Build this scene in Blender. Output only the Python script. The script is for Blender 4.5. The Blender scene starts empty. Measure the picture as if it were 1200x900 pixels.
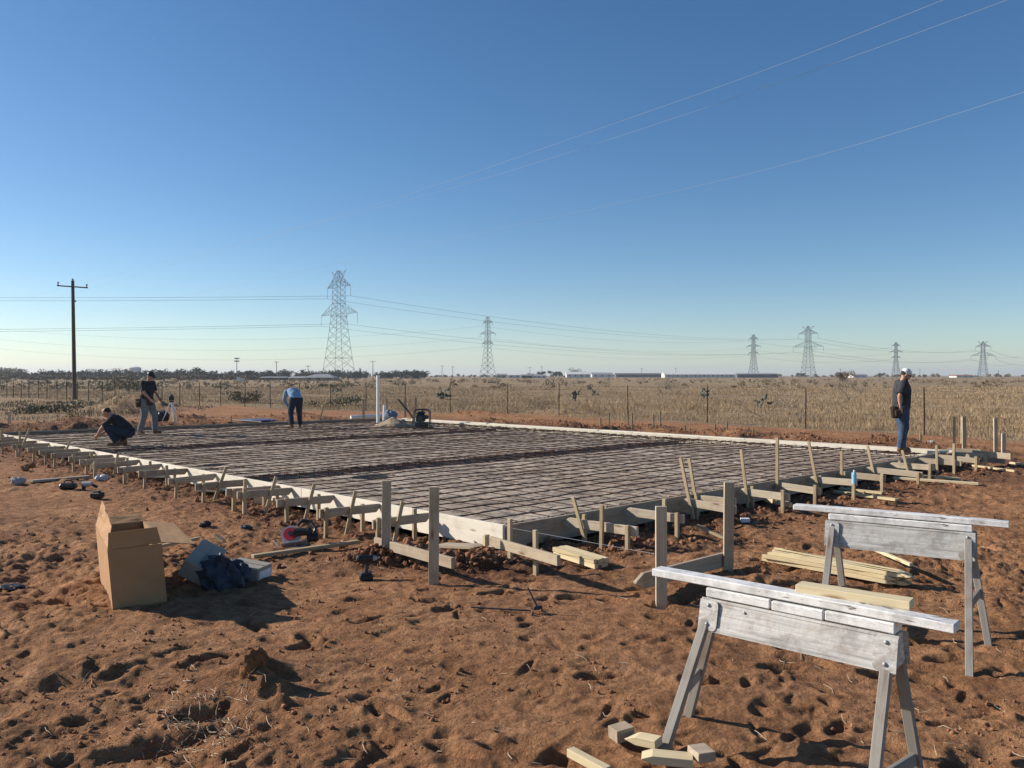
import bpy, bmesh, math, random
import numpy as np
from mathutils import Vector, Matrix, Quaternion
random.seed(7); rng = np.random.default_rng(11)
sc = bpy.context.scene; col = sc.collection
R = math.radians
F, HX, HY, CH = 960.0, 600.0, 440.0, 1.85

# ------------------------------------------------------------------ helpers
def at(px, py, D):                      # photo pixel + depth -> point
    return Vector(((px-HX)/F*D, D, CH-(py-HY)/F*D))
def gnd(px, py, z=0.0):                 # photo pixel on a level plane
    return at(px, py, (CH-z)*F/(py-HY))
def tag(o, label=None, cat=None, group=None, kind=None):
    if label: o['label'] = label
    if cat: o['category'] = cat
    if group: o['group'] = group
    if kind: o['kind'] = kind
    return o
def thing(name, loc, label, cat, group=None):
    o = bpy.data.objects.new(name, None); col.objects.link(o)
    o.empty_display_size = .1; o.location = loc; tag(o, label, cat, group)
    return o
def wpos(o):
    v = Vector(o.location)
    while o.parent: o = o.parent; v = v + Vector(o.location)
    return v
def mesh_obj(name, me, mat, parent=None, loc=(0, 0, 0), rot=None, smooth=False):
    o = bpy.data.objects.new(name, me); col.objects.link(o)
    if mat is not None and not me.materials: me.materials.append(mat)
    loc = Vector(loc)
    if parent is not None:
        o.parent = parent
        loc = loc - PW[parent.name]
    o.location = loc
    if rot is not None:
        o.rotation_mode = 'QUATERNION'; o.rotation_quaternion = rot
    if smooth:
        me.polygons.foreach_set('use_smooth', [True]*len(me.polygons))
    return o
class _PW(dict):
    def __missing__(self, k):
        o = bpy.data.objects[k]; return wpos(o)
PW = _PW()
def np_mesh(name, V, Fc, smooth=False):
    me = bpy.data.meshes.new(name); V = np.asarray(V, dtype=np.float32)
    Fc = np.asarray(Fc, dtype=np.int32); n = Fc.shape[1]
    me.vertices.add(len(V)); me.vertices.foreach_set('co', V.ravel())
    me.loops.add(Fc.size); me.loops.foreach_set('vertex_index', Fc.ravel())
    me.polygons.add(len(Fc)); me.polygons.foreach_set('loop_start', np.arange(0, Fc.size, n, dtype=np.int32))
    me.polygons.foreach_set('loop_total', np.full(len(Fc), n, dtype=np.int32))
    if smooth: me.polygons.foreach_set('use_smooth', np.ones(len(Fc), dtype=bool))
    me.update(calc_edges=True); me.validate(); return me
def quat_x(d, up=(0, 0, 1)):            # rotation taking local X to d and local Z near up
    x = Vector(d).normalized(); up = Vector(up)
    y = up.cross(x)
    if y.length < 1e-4: y = Vector((0, 1, 0)).cross(x)
    y.normalize(); z = x.cross(y)
    return Matrix((x, y, z)).transposed().to_quaternion()
class MB:                               # collects shapes into one mesh
    def __init__(s): s.bm = bmesh.new()
    def box(s, c, size, rot=None, bev=0.0, taper=None):
        m = Matrix.Translation(Vector(c)) @ (rot.to_matrix().to_4x4() if rot else Matrix()) @ Matrix.Diagonal((*size, 1))
        r = bmesh.ops.create_cube(s.bm, size=1, matrix=m)
        if bev > 0:
            es = list({e for v in r['verts'] for e in v.link_edges})
            bmesh.ops.bevel(s.bm, geom=es, offset=bev, segments=1, affect='EDGES')
        return s
    def bar(s, p0, p1, w, t=None, up=(0, 0, 1), bev=0):
        p0, p1 = Vector(p0), Vector(p1); t = t or w
        return s.box((p0+p1)/2, ((p1-p0).length, w, t), quat_x(p1-p0, up), bev)
    def cyl(s, p0, p1, r0, r1=None, n=10):
        p0, p1 = Vector(p0), Vector(p1); r1 = r0 if r1 is None else r1
        q = quat_x(p1-p0) @ Quaternion((0, 1, 0), R(90))
        m = Matrix.Translation((p0+p1)/2) @ q.to_matrix().to_4x4()
        bmesh.ops.create_cone(s.bm, cap_ends=True, segments=n, radius1=r0, radius2=r1, depth=(p1-p0).length, matrix=m); return s
    def ball(s, c, r, n=10, rot=None):
        if not hasattr(r, '__len__'): r = (r, r, r)
        m = Matrix.Translation(Vector(c)) @ (rot.to_matrix().to_4x4() if rot else Matrix()) @ Matrix.Diagonal((*r, 1))
        bmesh.ops.create_uvsphere(s.bm, u_segments=n, v_segments=max(5, n*2//3), radius=1, matrix=m); return s
    def tube(s, pts, r, n=8):
        for a, b in zip(pts[:-1], pts[1:]): s.cyl(a, b, r, n=n)
        for p in pts[1:-1]: s.ball(p, r*1.02, n)
        return s
    def poly(s, pts, thick, n=None):    # extruded polygon
        vs = [s.bm.verts.new(Vector(p)) for p in pts]; f = s.bm.faces.new(vs)
        f.normal_update(); nn = Vector(n) if n else f.normal.copy()
        r = bmesh.ops.extrude_face_region(s.bm, geom=[f])
        bmesh.ops.translate(s.bm, vec=nn*thick, verts=[g for g in r['geom'] if isinstance(g, bmesh.types.BMVert)])
        return s
    def loft(s, rings):                 # rings: (centre, a-vector, b-vector)
        N = 14; prev = None; first = last = None
        for c, a, b in rings:
            c, a, b = Vector(c), Vector(a), Vector(b)
            cur = [s.bm.verts.new(c+a*math.cos(6.28318*k/N)+b*math.sin(6.28318*k/N)) for k in range(N)]
            if prev:
                for k in range(N): s.bm.faces.new((prev[k], prev[(k+1) % N], cur[(k+1) % N], cur[k]))
            else: first = cur
            prev = cur
        s.bm.faces.new(list(reversed(first))); s.bm.faces.new(prev); return s
    def build(s, name, mat, parent=None, smooth=False, rel=None, local=False):
        # vertices given in world space; origin is moved to the mean
        me = bpy.data.meshes.new(name)
        bmesh.ops.recalc_face_normals(s.bm, faces=s.bm.faces)
        c = Vector((0, 0, 0))
        if not local:
            lo = [min(v.co[i] for v in s.bm.verts) for i in range(3)]; hi = [max(v.co[i] for v in s.bm.verts) for i in range(3)]
            c = Vector([(lo[i]+hi[i])/2 for i in range(3)])
            bmesh.ops.translate(s.bm, vec=-c, verts=s.bm.verts)
        s.bm.to_mesh(me); s.bm.free()
        if local and parent is not None: c = PW[parent.name]
        return mesh_obj(name, me, mat, parent, c, smooth=smooth)
def align(o, q):                        # turn an object's own axes without moving its mesh
    o.data.transform(q.to_matrix().to_4x4().inverted()); o.rotation_mode = 'QUATERNION'; o.rotation_quaternion = q; return o
def board(name, p0, p1, w, t, mat, parent=None, up=(0, 0, 1), bev=.003, miter=0.0, miter0=0.0, point=0.0, bow=0.0):
    """timber along p0->p1; w = width along local Z (up), t = thickness along local Y"""
    p0, p1 = Vector(p0), Vector(p1); L = (p1-p0).length
    bm = bmesh.new(); n = 5
    rings = []
    for i in range(n):
        x = -L/2+L*i/(n-1)
        zb = bow*(1-(2*i/(n-1)-1)**2)
        r = []
        for (y, z) in ((-t/2, -w/2), (t/2, -w/2), (t/2, w/2), (-t/2, w/2)):
            xx = x
            if i == n-1: xx += miter*(z/w)
            if i == 0: xx += miter0*(z/w)
            zz = z
            if point and i == n-1: zz = z*.12
            if point and i == n-2: xx = L/2-point
            r.append(bm.verts.new((xx, y, zz+zb)))
        rings.append(r)
    for a, b in zip(rings[:-1], rings[1:]):
        for k in range(4): bm.faces.new((a[k], a[(k+1) % 4], b[(k+1) % 4], b[k]))
    bm.faces.new(rings[0][::-1]); bm.faces.new(rings[-1])
    bmesh.ops.recalc_face_normals(bm, faces=bm.faces)
    if bev:
        es = [e for e in bm.edges if e.calc_face_angle(0) > .6]
        bmesh.ops.bevel(bm, geom=es, offset=min(bev, t*.2), segments=1, affect='EDGES')
    me = bpy.data.meshes.new(name); bm.to_mesh(me); bm.free()
    return mesh_obj(name, me, mat, parent, (p0+p1)/2, quat_x(p1-p0, up))

# ------------------------------------------------------------------ noise
def vn(x, y, seed=0):
    x = np.asarray(x, dtype=np.float64); y = np.asarray(y, dtype=np.float64)
    ix = np.floor(x).astype(np.int64); iy = np.floor(y).astype(np.int64); fx = x-ix; fy = y-iy
    fx = fx*fx*fx*(fx*(fx*6-15)+10); fy = fy*fy*fy*(fy*(fy*6-15)+10)
    def h(a, b):
        k = (a*374761393+b*668265263+seed*974711) & 0xffffffff
        k = ((k ^ (k >> 13))*1274126177) & 0xffffffff
        k = ((k ^ (k >> 15))*2246822519) & 0xffffffff
        return ((k ^ (k >> 14)) & 0xffffff)/float(0xffffff)
    a = h(ix, iy); b = h(ix+1, iy); c = h(ix, iy+1); d = h(ix+1, iy+1)
    return (a+(b-a)*fx)*(1-fy)+(c+(d-c)*fx)*fy
def fbm(x, y, s, o=4, seed=0, gain=.5):
    r = 0; a = 1; t = 0; f = 1/s
    for k in range(o):
        ca, sa = math.cos(k*1.1+seed), math.sin(k*1.1+seed)
        r = r+a*vn((x*ca-y*sa)*f+17*k, (x*sa+y*ca)*f-9*k, seed+k*13); t += a; a *= gain; f *= 2.03
    return r/t*2-1

# ------------------------------------------------------------------ materials
def newmat(name):
    m = bpy.data.materials.new(name); m.use_nodes = True; nt = m.node_tree
    return m, nt, nt.nodes['Principled BSDF']
def N(nt, t, **kw):
    n = nt.nodes.new(t)
    for k, v in kw.items():
        if k in n.inputs: n.inputs[k].default_value = v
        else: setattr(n, k, v)
    return n
def ramp(nt, fac, stops):
    r = nt.nodes.new('ShaderNodeValToRGB'); e = r.color_ramp.elements
    while len(e) < len(stops): e.new(.5)
    for i, (p, c) in enumerate(stops): e[i].position = p; e[i].color = (*c, 1) if len(c) == 3 else c
    nt.links.new(fac, r.inputs[0]); return r.outputs[0]
def mix(nt, fac, a, b, mode='MIX'):
    m = nt.nodes.new('ShaderNodeMix'); m.data_type = 'RGBA'; m.blend_type = mode
    for s, v in ((0, fac), (6, a), (7, b)):
        if hasattr(v, 'links'): nt.links.new(v, m.inputs[s])
        else: m.inputs[s].default_value = v if s == 0 else ((*v, 1) if len(v) == 3 else v)
    return m.outputs[2]
def mul(c, k): return tuple(min(1, x*k) for x in c)
def noise(nt, vec, scale, detail=4, rough=.55, dist=0):
    n = N(nt, 'ShaderNodeTexNoise', Scale=scale, Detail=detail, Roughness=rough, Distortion=dist)
    if vec is not None: nt.links.new(vec, n.inputs['Vector'])
    return n.outputs[0]
def bump(nt, b, h, strength, dist):
    n = N(nt, 'ShaderNodeBump', Strength=strength, Distance=dist)
    nt.links.new(h, n.inputs['Height']); nt.links.new(n.outputs[0], b.inputs['Normal']); return n
def simple(name, c, rough=.7, metal=0, var=.25, scale=8, bmp=.15, bd=.01, spec=.3, c2=None):
    m, nt, b = newmat(name)
    tc = N(nt, 'ShaderNodeTexCoord'); v = tc.outputs['Object']
    n = noise(nt, v, scale, 5)
    cc = ramp(nt, n, [(.3, mul(c, 1-var)), (.7, c2 or mul(c, 1+var))])
    nt.links.new(cc, b.inputs['Base Color']); b.inputs['Roughness'].default_value = rough
    b.inputs['Metallic'].default_value = metal; b.inputs['Specular IOR Level'].default_value = spec
    if bmp: bump(nt, b, noise(nt, v, scale*4, 4), bmp, bd)
    return m
def wood(name, c, var=.2, dirt=.35, rough=.75, grain=.55, dirtc=(.16, .075, .035)):
    m, nt, b = newmat(name)
    tc = N(nt, 'ShaderNodeTexCoord'); oi = N(nt, 'ShaderNodeObjectInfo')
    off = N(nt, 'ShaderNodeVectorMath', operation='SCALE'); 
    comb = N(nt, 'ShaderNodeCombineXYZ')
    for k in range(3): nt.links.new(oi.outputs['Random'], comb.inputs[k])
    nt.links.new(comb.outputs[0], off.inputs[0]); off.inputs['Scale'].default_value = 37
    add = N(nt, 'ShaderNodeVectorMath', operation='ADD')
    nt.links.new(tc.outputs['Object'], add.inputs[0]); nt.links.new(off.outputs[0], add.inputs[1])
    mp = N(nt, 'ShaderNodeMapping'); mp.inputs['Scale'].default_value = (1.5, 34, 26)
    nt.links.new(add.outputs[0], mp.inputs['Vector'])
    g = noise(nt, mp.outputs[0], 1.6, 5, .6, .6)
    base = ramp(nt, g, [(.28, mul(c, 1-var*1.6)), (.5, c), (.75, mul(c, 1+var*.6))])
    # knots
    vo = N(nt, 'ShaderNodeTexVoronoi', Scale=1.0); mp2 = N(nt, 'ShaderNodeMapping'); mp2.inputs['Scale'].default_value = (2.2, 9, 9)
    nt.links.new(add.outputs[0], mp2.inputs['Vector']); nt.links.new(mp2.outputs[0], vo.inputs['Vector'])
    kf = ramp(nt, vo.outputs['Distance'], [(.05, (1, 1, 1)), (.16, (0, 0, 0))])
    base = mix(nt, kf, base, mul((c[0], c[1]*.8, c[2]*.62), .45))
    # overall tone per board
    tone = ramp(nt, oi.outputs['Random'], [(0, (.78, .76, .72)), (1, (1.0, 1.0, 1.0))])
    base = mix(nt, 1.0, base, tone, 'MULTIPLY')
    d = ramp(nt, noise(nt, add.outputs[0], 5, 6, .65), [(.5, (0, 0, 0)), (.72, (dirt, dirt, dirt))])
    base = mix(nt, d, base, dirtc)
    nt.links.new(base, b.inputs['Base Color']); b.inputs['Roughness'].default_value = rough
    b.inputs['Specular IOR Level'].default_value = .25
    bump(nt, b, g, grain, .004)
    return m
M = {}
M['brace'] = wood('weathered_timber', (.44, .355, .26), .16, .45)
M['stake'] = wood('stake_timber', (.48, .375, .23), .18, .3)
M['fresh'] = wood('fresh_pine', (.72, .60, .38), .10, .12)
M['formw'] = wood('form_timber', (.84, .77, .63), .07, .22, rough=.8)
M['formd'] = wood('form_timber_dark_shaded', (.42, .34, .26), .14, .4)  # darker copy of the form timber; the back board's shade is in the colour
M['bundle'] = wood('bundle_timber', (.68, .56, .34), .12, .15)
M['pole'] = wood('pole_timber', (.13, .10, .08), .2, .1)

def silver(name, rust=.25):
    m, nt, b = newmat(name)
    tc = N(nt, 'ShaderNodeTexCoord'); v = tc.outputs['Object']
    mp = N(nt, 'ShaderNodeMapping'); mp.inputs['Scale'].default_value = (.8, 12, 22); nt.links.new(v, mp.inputs['Vector'])
    s = noise(nt, mp.outputs[0], 2.5, 6, .65, .4)
    c = ramp(nt, s, [(.28, (.27, .26, .24)), (.45, (.45, .44, .41)), (.60, (.58, .57, .54)), (.75, (.74, .73, .70))])
    blot = ramp(nt, noise(nt, v, 6, 7, .7), [(.50, (0, 0, 0)), (.64, (rust, rust, rust))])
    c = mix(nt, blot, c, (.15, .135, .12))
    dust = ramp(nt, noise(nt, v, 22, 5, .7), [(.45, (0, 0, 0)), (.8, (.45, .45, .45))])
    c = mix(nt, dust, c, (.36, .26, .18))
    nt.links.new(c, b.inputs['Base Color']); b.inputs['Metallic'].default_value = .12
    nt.links.new(ramp(nt, s, [(.2, (.75,)*3), (.8, (.48,)*3)]), b.inputs['Roughness'])
    bump(nt, b, noise(nt, v, 30, 6, .65), .35, .006)
    return m
M['silver'] = silver('silver_painted_steel', .55)
M['bracelit'] = wood('sunlit_brace_timber', (.54, .45, .33), .15, .4)  # lighter copy of the brace timber; sunlight on the right braces is in the colour
M['post'] = wood('post_timber', (.52, .43, .31), .14, .35)
M['silverwood'] = silver('silver_painted_timber', .5)
M['legs'] = wood('grey_weathered_leg', (.30, .28, .25), .2, .5)
def chipped():
    m, nt, b = newmat('chipped_silver_board')
    v = N(nt, 'ShaderNodeTexCoord').outputs['Object']
    c = ramp(nt, noise(nt, v, 9, 6, .65), [(.3, (.45, .44, .42)), (.6, (.78, .77, .74))])
    mp = N(nt, 'ShaderNodeMapping'); mp.inputs['Scale'].default_value = (3.5, 14, 26); nt.links.new(v, mp.inputs['Vector'])
    ch = ramp(nt, noise(nt, mp.outputs[0], 1.4, 6, .7, .5), [(.58, (0, 0, 0)), (.64, (1, 1, 1))])
    c = mix(nt, ch, c, (.10, .08, .06))
    nt.links.new(c, b.inputs['Base Color']); b.inputs['Roughness'].default_value = .6
    bump(nt, b, noise(nt, v, 40, 6), .4, .004); return m
M['chipped'] = chipped()
M['steel'] = simple('galvanised_steel', (.35, .36, .37), .5, .3, .15, 3, 0)
M['pylon'] = simple('pylon_steel', (.10, .115, .13), .7, 0, .1, 3, 0)
M['wire'] = simple('wire_steel', (.10, .11, .12), .7, 0, .1, 3, 0)
M['wirebright'] = simple('wire_aluminium', (.30, .33, .38), .7, 0, .05, 3, 0)
M['insul'] = simple('insulator_glass', (.12, .13, .14), .4, 0, .1, 3, 0)
M['rebar'] = simple('rusty_rebar', (.075, .042, .030), .85, 0, .35, 30, .4, .003)
M['tpost'] = simple('tpost_paint', (.05, .035, .028), .8, 0, .3, 10, .2)
M['pvc'] = simple('white_pvc', (.80, .79, .75), .4, 0, .05, 3, 0)
M['black'] = simple('black_plastic', (.022, .022, .024), .45, 0, .3, 20, .1)
M['darkmetal'] = simple('dark_metal', (.06, .06, .065), .45, .5, .3, 12, .1)
M['grey'] = simple('grey_plastic', (.35, .35, .36), .5, 0, .15, 12, .1)
M['red'] = simple('red_plastic', (.5, .03, .05), .45, 0, .15, 12, .1)
M['board'] = simple('corrugated_card', (.38, .215, .10), .85, 0, .10, 5, .25, .004)
M['card2'] = simple('grey_card', (.34, .30, .25), .85, 0, .12, 6, .2)
M['label'] = simple('paper_label', (.75, .76, .78), .7, 0, .08, 14, 0)
M['bluebag'] = simple('blue_plastic_wrap', (.045, .05, .062), .5, 0, .4, 12, .5, .02, .3)
M['bluecloth'] = simple('blue_tarp', (.12, .14, .22), .6, 0, .25, 6, .4, .02)
M['clear'] = simple('clear_bottle', (.38, .40, .42), .35, 0, .1, 10, 0)
M['paper'] = simple('crumpled_paper', (.38, .36, .33), .8, 0, .2, 20, .5, .02)
M['skin'] = simple('skin', (.42, .22, .15), .55, 0, .08, 8, 0)
M['hair'] = simple('dark_hair', (.03, .02, .015), .8, 0, .2, 40, .4)
M['blackshirt'] = simple('charcoal_shirt', (.022, .022, .025), .9, 0, .25, 9, .6, .03)
M['greyshirt'] = simple('dark_grey_shirt', (.036, .038, .043), .9, 0, .25, 9, .6, .03)
M['blueshirt'] = simple('light_blue_shirt', (.20, .31, .46), .9, 0, .15, 9, .6, .03)
M['jeans'] = simple('blue_jeans', (.045, .072, .12), .9, 0, .35, 7, .6, .03)
M['darkjeans'] = simple('dark_jeans', (.022, .03, .05), .9, 0, .3, 7, .6, .03)
M['palejeans'] = simple('pale_grey_jeans', (.15, .155, .165), .9, 0, .25, 7, .6, .03)
M['leather'] = simple('worn_leather', (.045, .028, .018), .7, 0, .4, 14, .4)
M['boot'] = simple('dusty_boot', (.17, .10, .06), .85, 0, .3, 14, .3)
def camo():
    m, nt, b = newmat('camouflage_cloth'); v = N(nt, 'ShaderNodeTexCoord').outputs['Object']
    c = ramp(nt, noise(nt, v, 22, 2, .5, 1.2), [(.34, (.07, .08, .05)), (.40, (.45, .44, .40)), (.46, (.82, .82, .80)), (.62, (.80, .80, .78)), (.68, (.16, .15, .12))])
    nt.links.new(c, b.inputs['Base Color']); b.inputs['Roughness'].default_value = .9; return m
M['camo'] = camo()

# ------------------------------------------------------------------ ground relief
A0 = Vector((-.07, 8.67, 0)); B0 = Vector((8.96, 17.0, 0)); C0 = Vector((-4.8, 30.5, 0)); D0 = Vector((-14.3, 22.7, 0))
UDIR = (B0-A0).normalized(); VDIR = (D0-A0).normalized()
ULEN = (B0-A0).length; VLEN = (D0-A0).length
def slab(u, v, z=0.0):                   # u,v in 0..1 across the form
    p = A0*(1-u)*(1-v)+B0*u*(1-v)+C0*u*v+D0*(1-u)*v
    return Vector((p.x, p.y, z))
FEN = [(-70, 88), (-42, 68), (-30, 59), (-15.7, 47.5), (-5, 41.5), (2.5, 36.5), (7.7, 32), (10.4, 28.4), (12.8, 25.4), (22, 14.5)]
FX = np.array([p[0] for p in FEN]); FY = np.array([p[1] for p in FEN])
def fence_y(x): return np.interp(x, FX, FY)
def seg_dist(x, y, a, b):
    ax, ay = a[0], a[1]; dx, dy = b[0]-ax, b[1]-ay; L2 = dx*dx+dy*dy
    t = np.clip(((x-ax)*dx+(y-ay)*dy)/L2, 0, 1)
    return np.hypot(x-ax-t*dx, y-ay-t*dy)
BUMPS = []                                # (x, y, rx, ry, h, angle)
def bumpat(px, py, rx, ry, h, a=0): p = gnd(px, py); BUMPS.append((p.x, p.y, rx, ry, h, a))
bumpat(440, 658, .40, .18, .13, .1); bumpat(485, 655, .42, .18, .10, 0); bumpat(550, 660, .35, .2, .09, 0)
bumpat(290, 792, .20, .12, .13, .4); bumpat(318, 812, .12, .1, .07, 0); bumpat(255, 800, .25, .15, .045, .4)
bumpat(245, 838, .13, .08, -.09, .3); bumpat(185, 872, .22, .07, -.10, .5); bumpat(305, 806, .09, .06, .10, .9); bumpat(330, 828, .07, .05, .06, 0); bumpat(95, 805, .5, .14, -.05, .25)
bumpat(880, 690, .5, .3, .10, 0); bumpat(820, 665, .4, .3, .09, 0)
bumpat(1180, 850, .5, .12, .06, .7); bumpat(1150, 880, .5, .10, -.06, .7)
bumpat(50, 790, .6, .3, .06, 0); bumpat(760, 640, .5, .3, .05, 0)
for k in range(26):                       # spoil heaps beyond the far form
    t = random.random(); p = B0.lerp(C0, t)+UDIR*random.uniform(2.2, 5.2)
    BUMPS.append((p.x, p.y, random.uniform(.5, 1.4), random.uniform(.35, .8), random.uniform(.08, .22), random.uniform(0, 3)))
for k in range(16):
    t = random.random(); p = D0.lerp(C0, t)+VDIR*random.uniform(1.5, 8)
    BUMPS.append((p.x, p.y, random.uniform(.8, 2.4), random.uniform(.4, .8), random.uniform(.1, .25), random.uniform(-.4, .6)))
p = gnd(655, 487); BUMPS.append((p.x, p.y, 2.2, .9, .35, -.5)); p = gnd(560, 487); BUMPS.append((p.x, p.y, 1.6, .8, .22, -.5))
p = gnd(158, 480); BUMPS.append((p.x, p.y, 2.0, 1.2, .75, 0)); 
STAMPS = []
for k in range(900):
    y = 3.4*math.exp(random.random()*1.05); x = random.uniform(-.68, .72)*y
    ang = random.gauss(.2, .9); STAMPS.append((x, y, ang, random.uniform(.05, .13), random.uniform(.026, .055), random.uniform(.005, .024)))
for k in range(14):                       # a few strides in a row
    y = random.uniform(3.9, 8); x = random.uniform(-.5, .6)*y; ang = random.gauss(0, .6)
    for j in range(5):
        s = (-1)**j*.09
        STAMPS.append((x+math.cos(ang)*j*.6-math.sin(ang)*s, y+math.sin(ang)*j*.6+math.cos(ang)*s, ang, .14, .052, .05))
def relief(x, y):
    D = np.hypot(x, y)
    near = np.clip(1-(D-14)/30, 0, 1)
    h = .045*fbm(x, y, 2.6, 3, 1)
    rough = np.clip(.8+1.1*fbm(x, y, 3.0, 2, 5), .3, 1.8)
    h = h+near*.020*rough*fbm(x, y, .75, 2, 9, .5)+near*.032*rough*fbm(x, y, .30, 3, 10, .5)
    h = h+near*.026*rough*fbm(x, y, .13, 5, 21, .58)
    pit = np.clip(fbm(x+.12*fbm(x, y, .3, 2, 35), y, .27, 2, 33)-.30, 0, 1); h = h-near*.045*rough*pit
    m_ = np.clip(1-(D-9)/8, 0, 1); h = h+m_*.0095*rough*fbm(x, y, .055, 3, 61, .7)
    h = h+m_*.022*np.clip(fbm(x, y, .20, 4, 66, .6)-.18, 0, 1)*np.clip(.4+1.6*fbm(x, y, 1.7, 2, 68), 0, 1.4)
    rdg = np.clip(1-np.abs(fbm(x*.7+y*.5, y*1.3-x*.3, .55, 3, 47))*5, 0, 1); h = h+near*.010*rough*rdg*rdg
    # churned earth close to the form and beyond it
    dAB = seg_dist(x, y, A0, B0); dAD = seg_dist(x, y, A0, D0); dBC = seg_dist(x, y, B0, C0); dCD = seg_dist(x, y, C0, D0)
    dn = np.minimum(np.minimum(dAB, dAD*1.3), np.minimum(dBC*.35, dCD*.3))
    ch = np.exp(-(dn/1.1)**2)
    lump = np.abs(fbm(x, y, .33, 4, 41, .6))
    h = h+ch*.15*(lump-.22)
    far = np.clip((D-60)/300, 0, 1); h = h+far*.5*fbm(x, y, 160, 3, 60)
    fld = np.clip((y-fence_y(x)+1)/2, 0, 1); h = h+fld*.10*fbm(x, y, 3.5, 3, 71)
    for (bx, by, rx, ry, bh, a) in BUMPS:
        ca, sa = math.cos(a), math.sin(a); p = (x-bx)*ca+(y-by)*sa; q = -(x-bx)*sa+(y-by)*ca
        w = np.exp(-(p/rx)**2-(q/ry)**2)
        h = h+bh*w*(1+.5*fbm(x, y, .22+min(rx, 2)*.1, 3, 80))
    return h
def stamps(h, X, Y):
    for (cx, cy, a, L, W, dp) in STAMPS:
        m = (np.abs(X-cx) < .34) & (np.abs(Y-cy) < .34)
        if not m.any(): continue
        dx = X[m]-cx; dy = Y[m]-cy; ca, sa = math.cos(a), math.sin(a); p = dx*ca+dy*sa; q = -dx*sa+dy*ca
        q = q*(1+.25*np.sin(p*14)); r = (p/L)**2+(q/W)**2; sr = np.sqrt(r)
        h[m] += -dp*np.exp(-r*r)+dp*.22*np.exp(-((sr-1.4)/.4)**2)
    return h
def gz(x, y):                             # height of the built sheet at a point
    i = int(min(max(np.searchsorted(ys, y), 1), len(ys)-2)); r = []
    for k in (i-1, i):
        t = x/(max(ys[k], 0)+2.6); j = int(min(max(np.searchsorted(ts, t), 1), NC-1)); f = (t-ts[j-1])/(ts[j]-ts[j-1])
        r.append(V[k*NC+j-1, 2]*(1-f)+V[k*NC+j, 2]*f)
    f = (y-ys[i-1])/(ys[i]-ys[i-1]); return float(r[0]*(1-f)+r[1]*f)
def G(px, py, dz=0.0):
    z = 0.0
    for _ in range(5): p = gnd(px, py, z); z = .5*z+.5*gz(p.x, p.y)
    return Vector((p.x, p.y, gz(p.x, p.y)+dz))

# ground sheet
ys = [*np.arange(-9, 2.8, .5)]; y = 2.9
while y < 13: ys.append(y); y *= 1.0042
while y < 45: ys.append(y); y *= 1.0075
while y < 6500: ys.append(y); y *= 1.035
ys = np.array(ys); NC = 1000
ts = np.linspace(-1, 1, NC); ts = ts*.78+.35*ts**5
YY = np.repeat(ys[:, None], NC, 1); XX = (np.maximum(YY, 0)+2.6)*ts[None, :]
HH = relief(XX, YY)
for s in STAMPS:
    r0, r1 = np.searchsorted(ys, [s[1]-.34, s[1]+.34])
    if r1 <= r0: continue
    sub = HH[r0:r1]; save = STAMPS; STAMPS_ = [s]
    X = XX[r0:r1]; Y = YY[r0:r1]
    cx, cy, a, L, W, dp = s
    m = (np.abs(X-cx) < .34); dx = X[m]-cx; dy = Y[m]-cy; ca, sa = math.cos(a), math.sin(a)
    p = dx*ca+dy*sa; q = -dx*sa+dy*ca; q = q*(1+.25*np.sin(p*14)); r = (p/L)**2+(q/W)**2; sr = np.sqrt(r)
    sub[m] += -dp*np.exp(-r*r)+dp*.22*np.exp(-((sr-1.4)/.4)**2)
V = np.stack([XX, YY, HH], -1).reshape(-1, 3)
nr = len(ys); idx = np.arange(nr*NC).reshape(nr, NC)
Fc = np.stack([idx[:-1, :-1], idx[:-1, 1:], idx[1:, 1:], idx[1:, :-1]], -1).reshape(-1, 4)
gme = np_mesh('ground', V, Fc, True)
# what covers the soil where (grass, damp dug earth)
X, Y = V[:, 0], V[:, 1]; dF = Y-fence_y(X)
edge = fbm(X, Y, 2.5, 3, 90)*1.2
gr = np.clip((dF+1.2+edge*1.6)/1.6, 0, 1)
wleft = np.clip((-X-9-.15*Y)/4, 0, 1)*np.clip((Y-30+edge*3)/3, 0, 1)*np.clip((-14-X)/4, 0, 1); gr = np.maximum(gr, wleft*.75)
dn = np.minimum(np.minimum(seg_dist(X, Y, A0, B0), seg_dist(X, Y, A0, D0)*1.2), np.minimum(seg_dist(X, Y, B0, C0)*.35, seg_dist(X, Y, C0, D0)*.3))
dmp = sum(np.exp(-((X-b[0])/(b[2]*1.2))**2-((Y-b[1])/(b[3]*1.4))**2) for b in BUMPS[:3])
dp_ = dmp+np.clip(np.exp(-(dn/1.2)**2)*1.3+fbm(X, Y, .9, 4, 95)*.55, 0, 1)
for nm, arr in (('grass_cover', gr), ('damp', dp_)):
    at_ = gme.attributes.new(nm, 'FLOAT', 'POINT'); at_.data.foreach_set('value', arr.astype(np.float32))
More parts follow.
